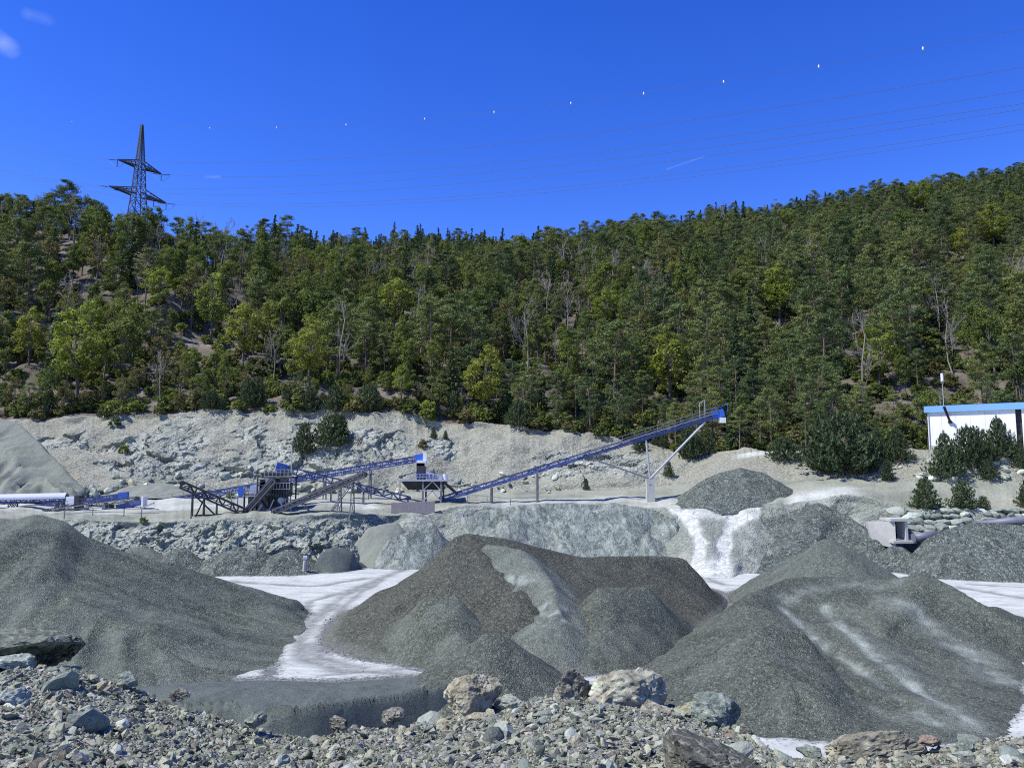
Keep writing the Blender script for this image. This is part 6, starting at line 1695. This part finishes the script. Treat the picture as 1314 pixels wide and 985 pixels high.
MB().tube([hq + e2 * .1, tip], [.2, .24], 10).build("pipe_shell", M['black_pipe'], arm)
MB().tube([hq + e2 * .15, hq - e2 * .25], .34, 12).build("wall_flange", M['black_pipe'], arm)
q = bl + e1 * 2.95 + e2 * 1.0
an = empty("roof_antenna", (q.x, q.y, zr - .15)); tag(an, "thin roof mast with a white cylinder antenna on top", "antenna")
za = float(at(1215, 488, 138)[2]); zb_ = float(at(1215, 478, 138)[2])
MB().tube([(q.x, q.y, zr - .2), (q.x, q.y, za)], .06, 8).build("mast", M['galv'], an)
MB().tube([(q.x, q.y, za), (q.x, q.y, zb_)], .22, 12).build("radome", M['glassfibre'], an)
MB().box((q.x, q.y, za - .2), .4, .4, .3).build("bracket", M['grey_steel'], an)
bx = MB(); bx.bar((q.x - .6, q.y, zr - .1), (q.x - .6, q.y, zr + 1.9), .05); bx.build("stay", M['galv'], an)

# ------------------------------------------------------------------ pylon and power lines
ARM = Vector((14.0, 20.0, 0)).normalized(); RUN = Vector((20.0, -14.0, 0)).normalized()
pyl = Vector(at(175, 300, 330.0)); base_z = ground(pyl.x, pyl.y) - 1.0
top_z = float(at(173, 160, 330)[2]); up_z = float(at(173, 215, 330)[2]); lo_z = float(at(173, 251, 330)[2])
r = empty("lattice_pylon", (pyl.x, pyl.y, base_z)); tag(r, "dark steel lattice pylon with two crossarms rising above the forest on the left", "pylon")
C0 = Vector((pyl.x, pyl.y, 0))
def half(z): return float(np.interp(z, [base_z, lo_z, up_z, top_z], [4.4, 2.2, 1.5, .3]))
def corner(z, i, j): return C0 + ARM * (half(z) * i) + RUN * (half(z) * j) + UP * z
for i in (-1, 1):
    for j in (-1, 1):
        m = MB()
        for za, zb_ in ((base_z, lo_z), (lo_z, up_z), (up_z, top_z)): m.bar(corner(za, i, j), corner(zb_, i, j), .34, .34, (1, 0, 0))
        m.build("corner_leg", M['pylon'], r)
lv_ = [base_z]
while lv_[-1] < top_z - 1.0: lv_.append(lv_[-1] + max(1.6, half(lv_[-1]) * 1.7))
lat = MB(); sides = [((-1, -1), (1, -1)), ((1, -1), (1, 1)), ((1, 1), (-1, 1)), ((-1, 1), (-1, -1))]
for za, zb_ in zip(lv_[:-1], lv_[1:]):
    zb_ = min(zb_, top_z)
    for A_, B_ in sides:
        lat.bar(corner(za, *A_), corner(zb_, *B_), .17); lat.bar(corner(za, *B_), corner(zb_, *A_), .17); lat.bar(corner(zb_, *A_), corner(zb_, *B_), .17)
lat.build("lattice", M['pylon'], r)
tips = []
for z, hl in ((up_z, 10.0), (lo_z, 13.0)):
    for sg in (-1, 1):
        m = MB(); tip_ = C0 + ARM * (sg * hl) + UP * (z + .3)
        for j in (-1, 1):
            b0_ = C0 + ARM * (sg * half(z)) + RUN * (j * half(z)) + UP * z; t0_ = b0_ + UP * 2.6
            m.bar(b0_, tip_, .42); m.bar(t0_, tip_, .36)
            for k in range(1, 7):
                u, v = k / 7, (k + .5) / 7
                m.bar(b0_.lerp(tip_, u), t0_.lerp(tip_, v), .16); m.bar(t0_.lerp(tip_, v), b0_.lerp(tip_, min(1, (k + 1) / 7)), .16)
        for k in range(1, 8):
            u = k / 7.5; L_, R_ = [(C0 + ARM * (sg * half(z)) + RUN * (j * half(z)) + UP * z).lerp(tip_, u) for j in (-1, 1)]
            L2, R2 = [(C0 + ARM * (sg * half(z)) + RUN * (j * half(z)) + UP * z).lerp(tip_, min(1, u + .13)) for j in (-1, 1)]
            m.bar(L_, R_, .26); m.bar(L_, R2, .22); m.bar(R_, L2, .22)
        m.build("crossarm", M['pylon'], r)
        tips.append((z, sg, hl))
FIT = {(0, -1, 'outer'): (155, 86), (0, 1, 'outer'): (182, 116), (1, -1, 'outer'): (193, 133), (1, -1, 'inner'): (204, 140), (1, 1, 'inner'): (222, 159), (1, 1, 'outer'): (228, 167), 'top': (111, 37)}
def fit_wire(A_, key):
    """sag of a cable from its rows at two columns of the photograph"""
    T_, Z_ = [], []
    for px, py in zip((880, 1314), FIT[key]):
        t = 0.0
        for _ in range(12):
            z = A_.z if t == 0 else zz
            dpy = at(px, py, 100.0) / 100.0
            t = (dpy[0] * A_.y - A_.x) / (RUN.x - dpy[0] * RUN.y); zz = EYE + (at(px, py, 100.0)[2] - EYE) / 100.0 * (A_.y + RUN.y * t)
        T_.append(t); Z_.append(zz - A_.z)
    return np.linalg.solve(np.array([[T_[0], T_[0] ** 2], [T_[1], T_[1] ** 2]]), np.array(Z_))
def wire_pt(A_, t, k0=-.27, k1=.00025): return A_ + RUN * t + UP * (k0 * t + k1 * t * t)
def wire(label, A_, t0, t1, rad, k0=-.27, k1=.00025, marks=()):
    pts = [wire_pt(A_, t, k0, k1) for t in np.linspace(t0, t1, 60)]
    r = empty("power_line", pts[0]); tag(r, label, "cable", "cables of the power line")
    cd_ = MB().tube(pts, rad, 5).build("conductor", M['wire'], r, True)
    for t in marks:
        q = wire_pt(A_, t, k0, k1); MB().tube([q + UP * .1, q - UP * .25, q - UP * .75, q - UP * .7], [.06, .18, .17, .06], 10).build("bird_marker", M['glassfibre'], cd_, True)
    return r
topA = C0 + UP * top_z
kt = fit_wire(topA, 'top')
def t_of(px): 
    a_ = (px - CXP) / F; return (a_ * topA.y - topA.x) / (RUN.x - a_ * RUN.y)
wire("thin earth wire with white markers running from the pylon tip to the right", topA, 0, 420, .03, *kt, marks=[t_of(p) for p in (253, 342, 435, 540, 633, 736, 834, 942, 1071, 1213)])
wire("thin earth wire with a white marker left of the pylon tip", topA, -260, 0, .03, marks=[t_of(68)])
pos_word = {(0, -1): "upper near", (0, 1): "upper far", (1, -1): "lower near", (1, 1): "lower far"}
for (z, sg, hl) in tips:
    lev = 0 if z == up_z else 1
    for f_, nm in (((1.0, "outer"),) if lev == 0 else ((1.0, "outer"), (.55, "inner"))):
        A_ = C0 + ARM * (sg * hl * f_) + UP * z
        kk = fit_wire(A_, (lev, sg, nm))
        for sd, side in ((1, "right"), (-1, "left")):
            # string of insulators, pulled taut along the line
            m_ = [wire_pt(A_, sd * t, *(kk if sd > 0 else (-.27, .00025))) for t in (.6, 7.2)]
            ins = empty("insulator_string", m_[0]); tag(ins, "dark insulator string on the %s side of the %s crossarm, %s end, %s" % (side, "upper" if lev == 0 else "lower", "near" if sg < 0 else "far", nm), "insulator", "insulator strings of the pylon")
            rd_ = MB().bar(m_[0], m_[1], .09).build("rod", M['insulator'], ins)
            for k in range(9):
                q = m_[0].lerp(m_[1], (k + 1) / 10.0); d_ = (m_[1] - m_[0]).normalized() * .16
                MB().tube([q - d_, q + d_], .17, 8).build("insulator_disc", M['insulator'], rd_)
            wire("%s %s conductor %s of the pylon%s" % (pos_word[lev, sg], nm if lev else "crossarm", side, " crossing the blue sky" if sd > 0 else ""), A_, 7.2 * sd, 430 if sd > 0 else -260, .042, *(kk if sd > 0 else (-.27, .00025)))
        if sg > 0 or lev == 0:
            jp = [wire_pt(A_, t) + UP * (-3.0 * (1 - (t / 7.2) ** 2)) for t in np.linspace(-7.2, 7.2, 13)]
            jr = empty("jumper_cable", jp[0]); tag(jr, "slack jumper loop under the %s crossarm, %s end, %s" % ("upper" if lev == 0 else "lower", "near" if sg < 0 else "far", nm), "cable", "jumper loops of the pylon")
            MB().tube(jp, .05, 5).build("conductor", M['wire'], jr)
            MB().tube([A_, A_ - UP * 3.0], .16, 8).build("hanging_insulator", M['insulator'], jr)

# ------------------------------------------------------------------ tell look-alikes apart by their order in the picture
byl = {}
for o in bpy.data.objects:
    if o.parent is None and o.get("label") and o.get("kind") is None and o.name in scene.objects: byl.setdefault(o["label"], []).append(o)
def nth(k, n):
    if k == 0: return "leftmost" if n > 2 else "the left one"
    if k == n - 1: return "rightmost" if n > 2 else "the right one"
    return "%d%s from left" % (k + 1, {2: "nd", 3: "rd"}.get(k + 1, "th"))
for lab, os_ in byl.items():
    if len(os_) < 2: continue
    os_.sort(key=lambda o: proj(np.array(o.location))[0])
    for k, o in enumerate(os_):
        t_ = lab + ", " + nth(k, len(os_))
        if len(t_.split()) <= 16: o["label"] = t_
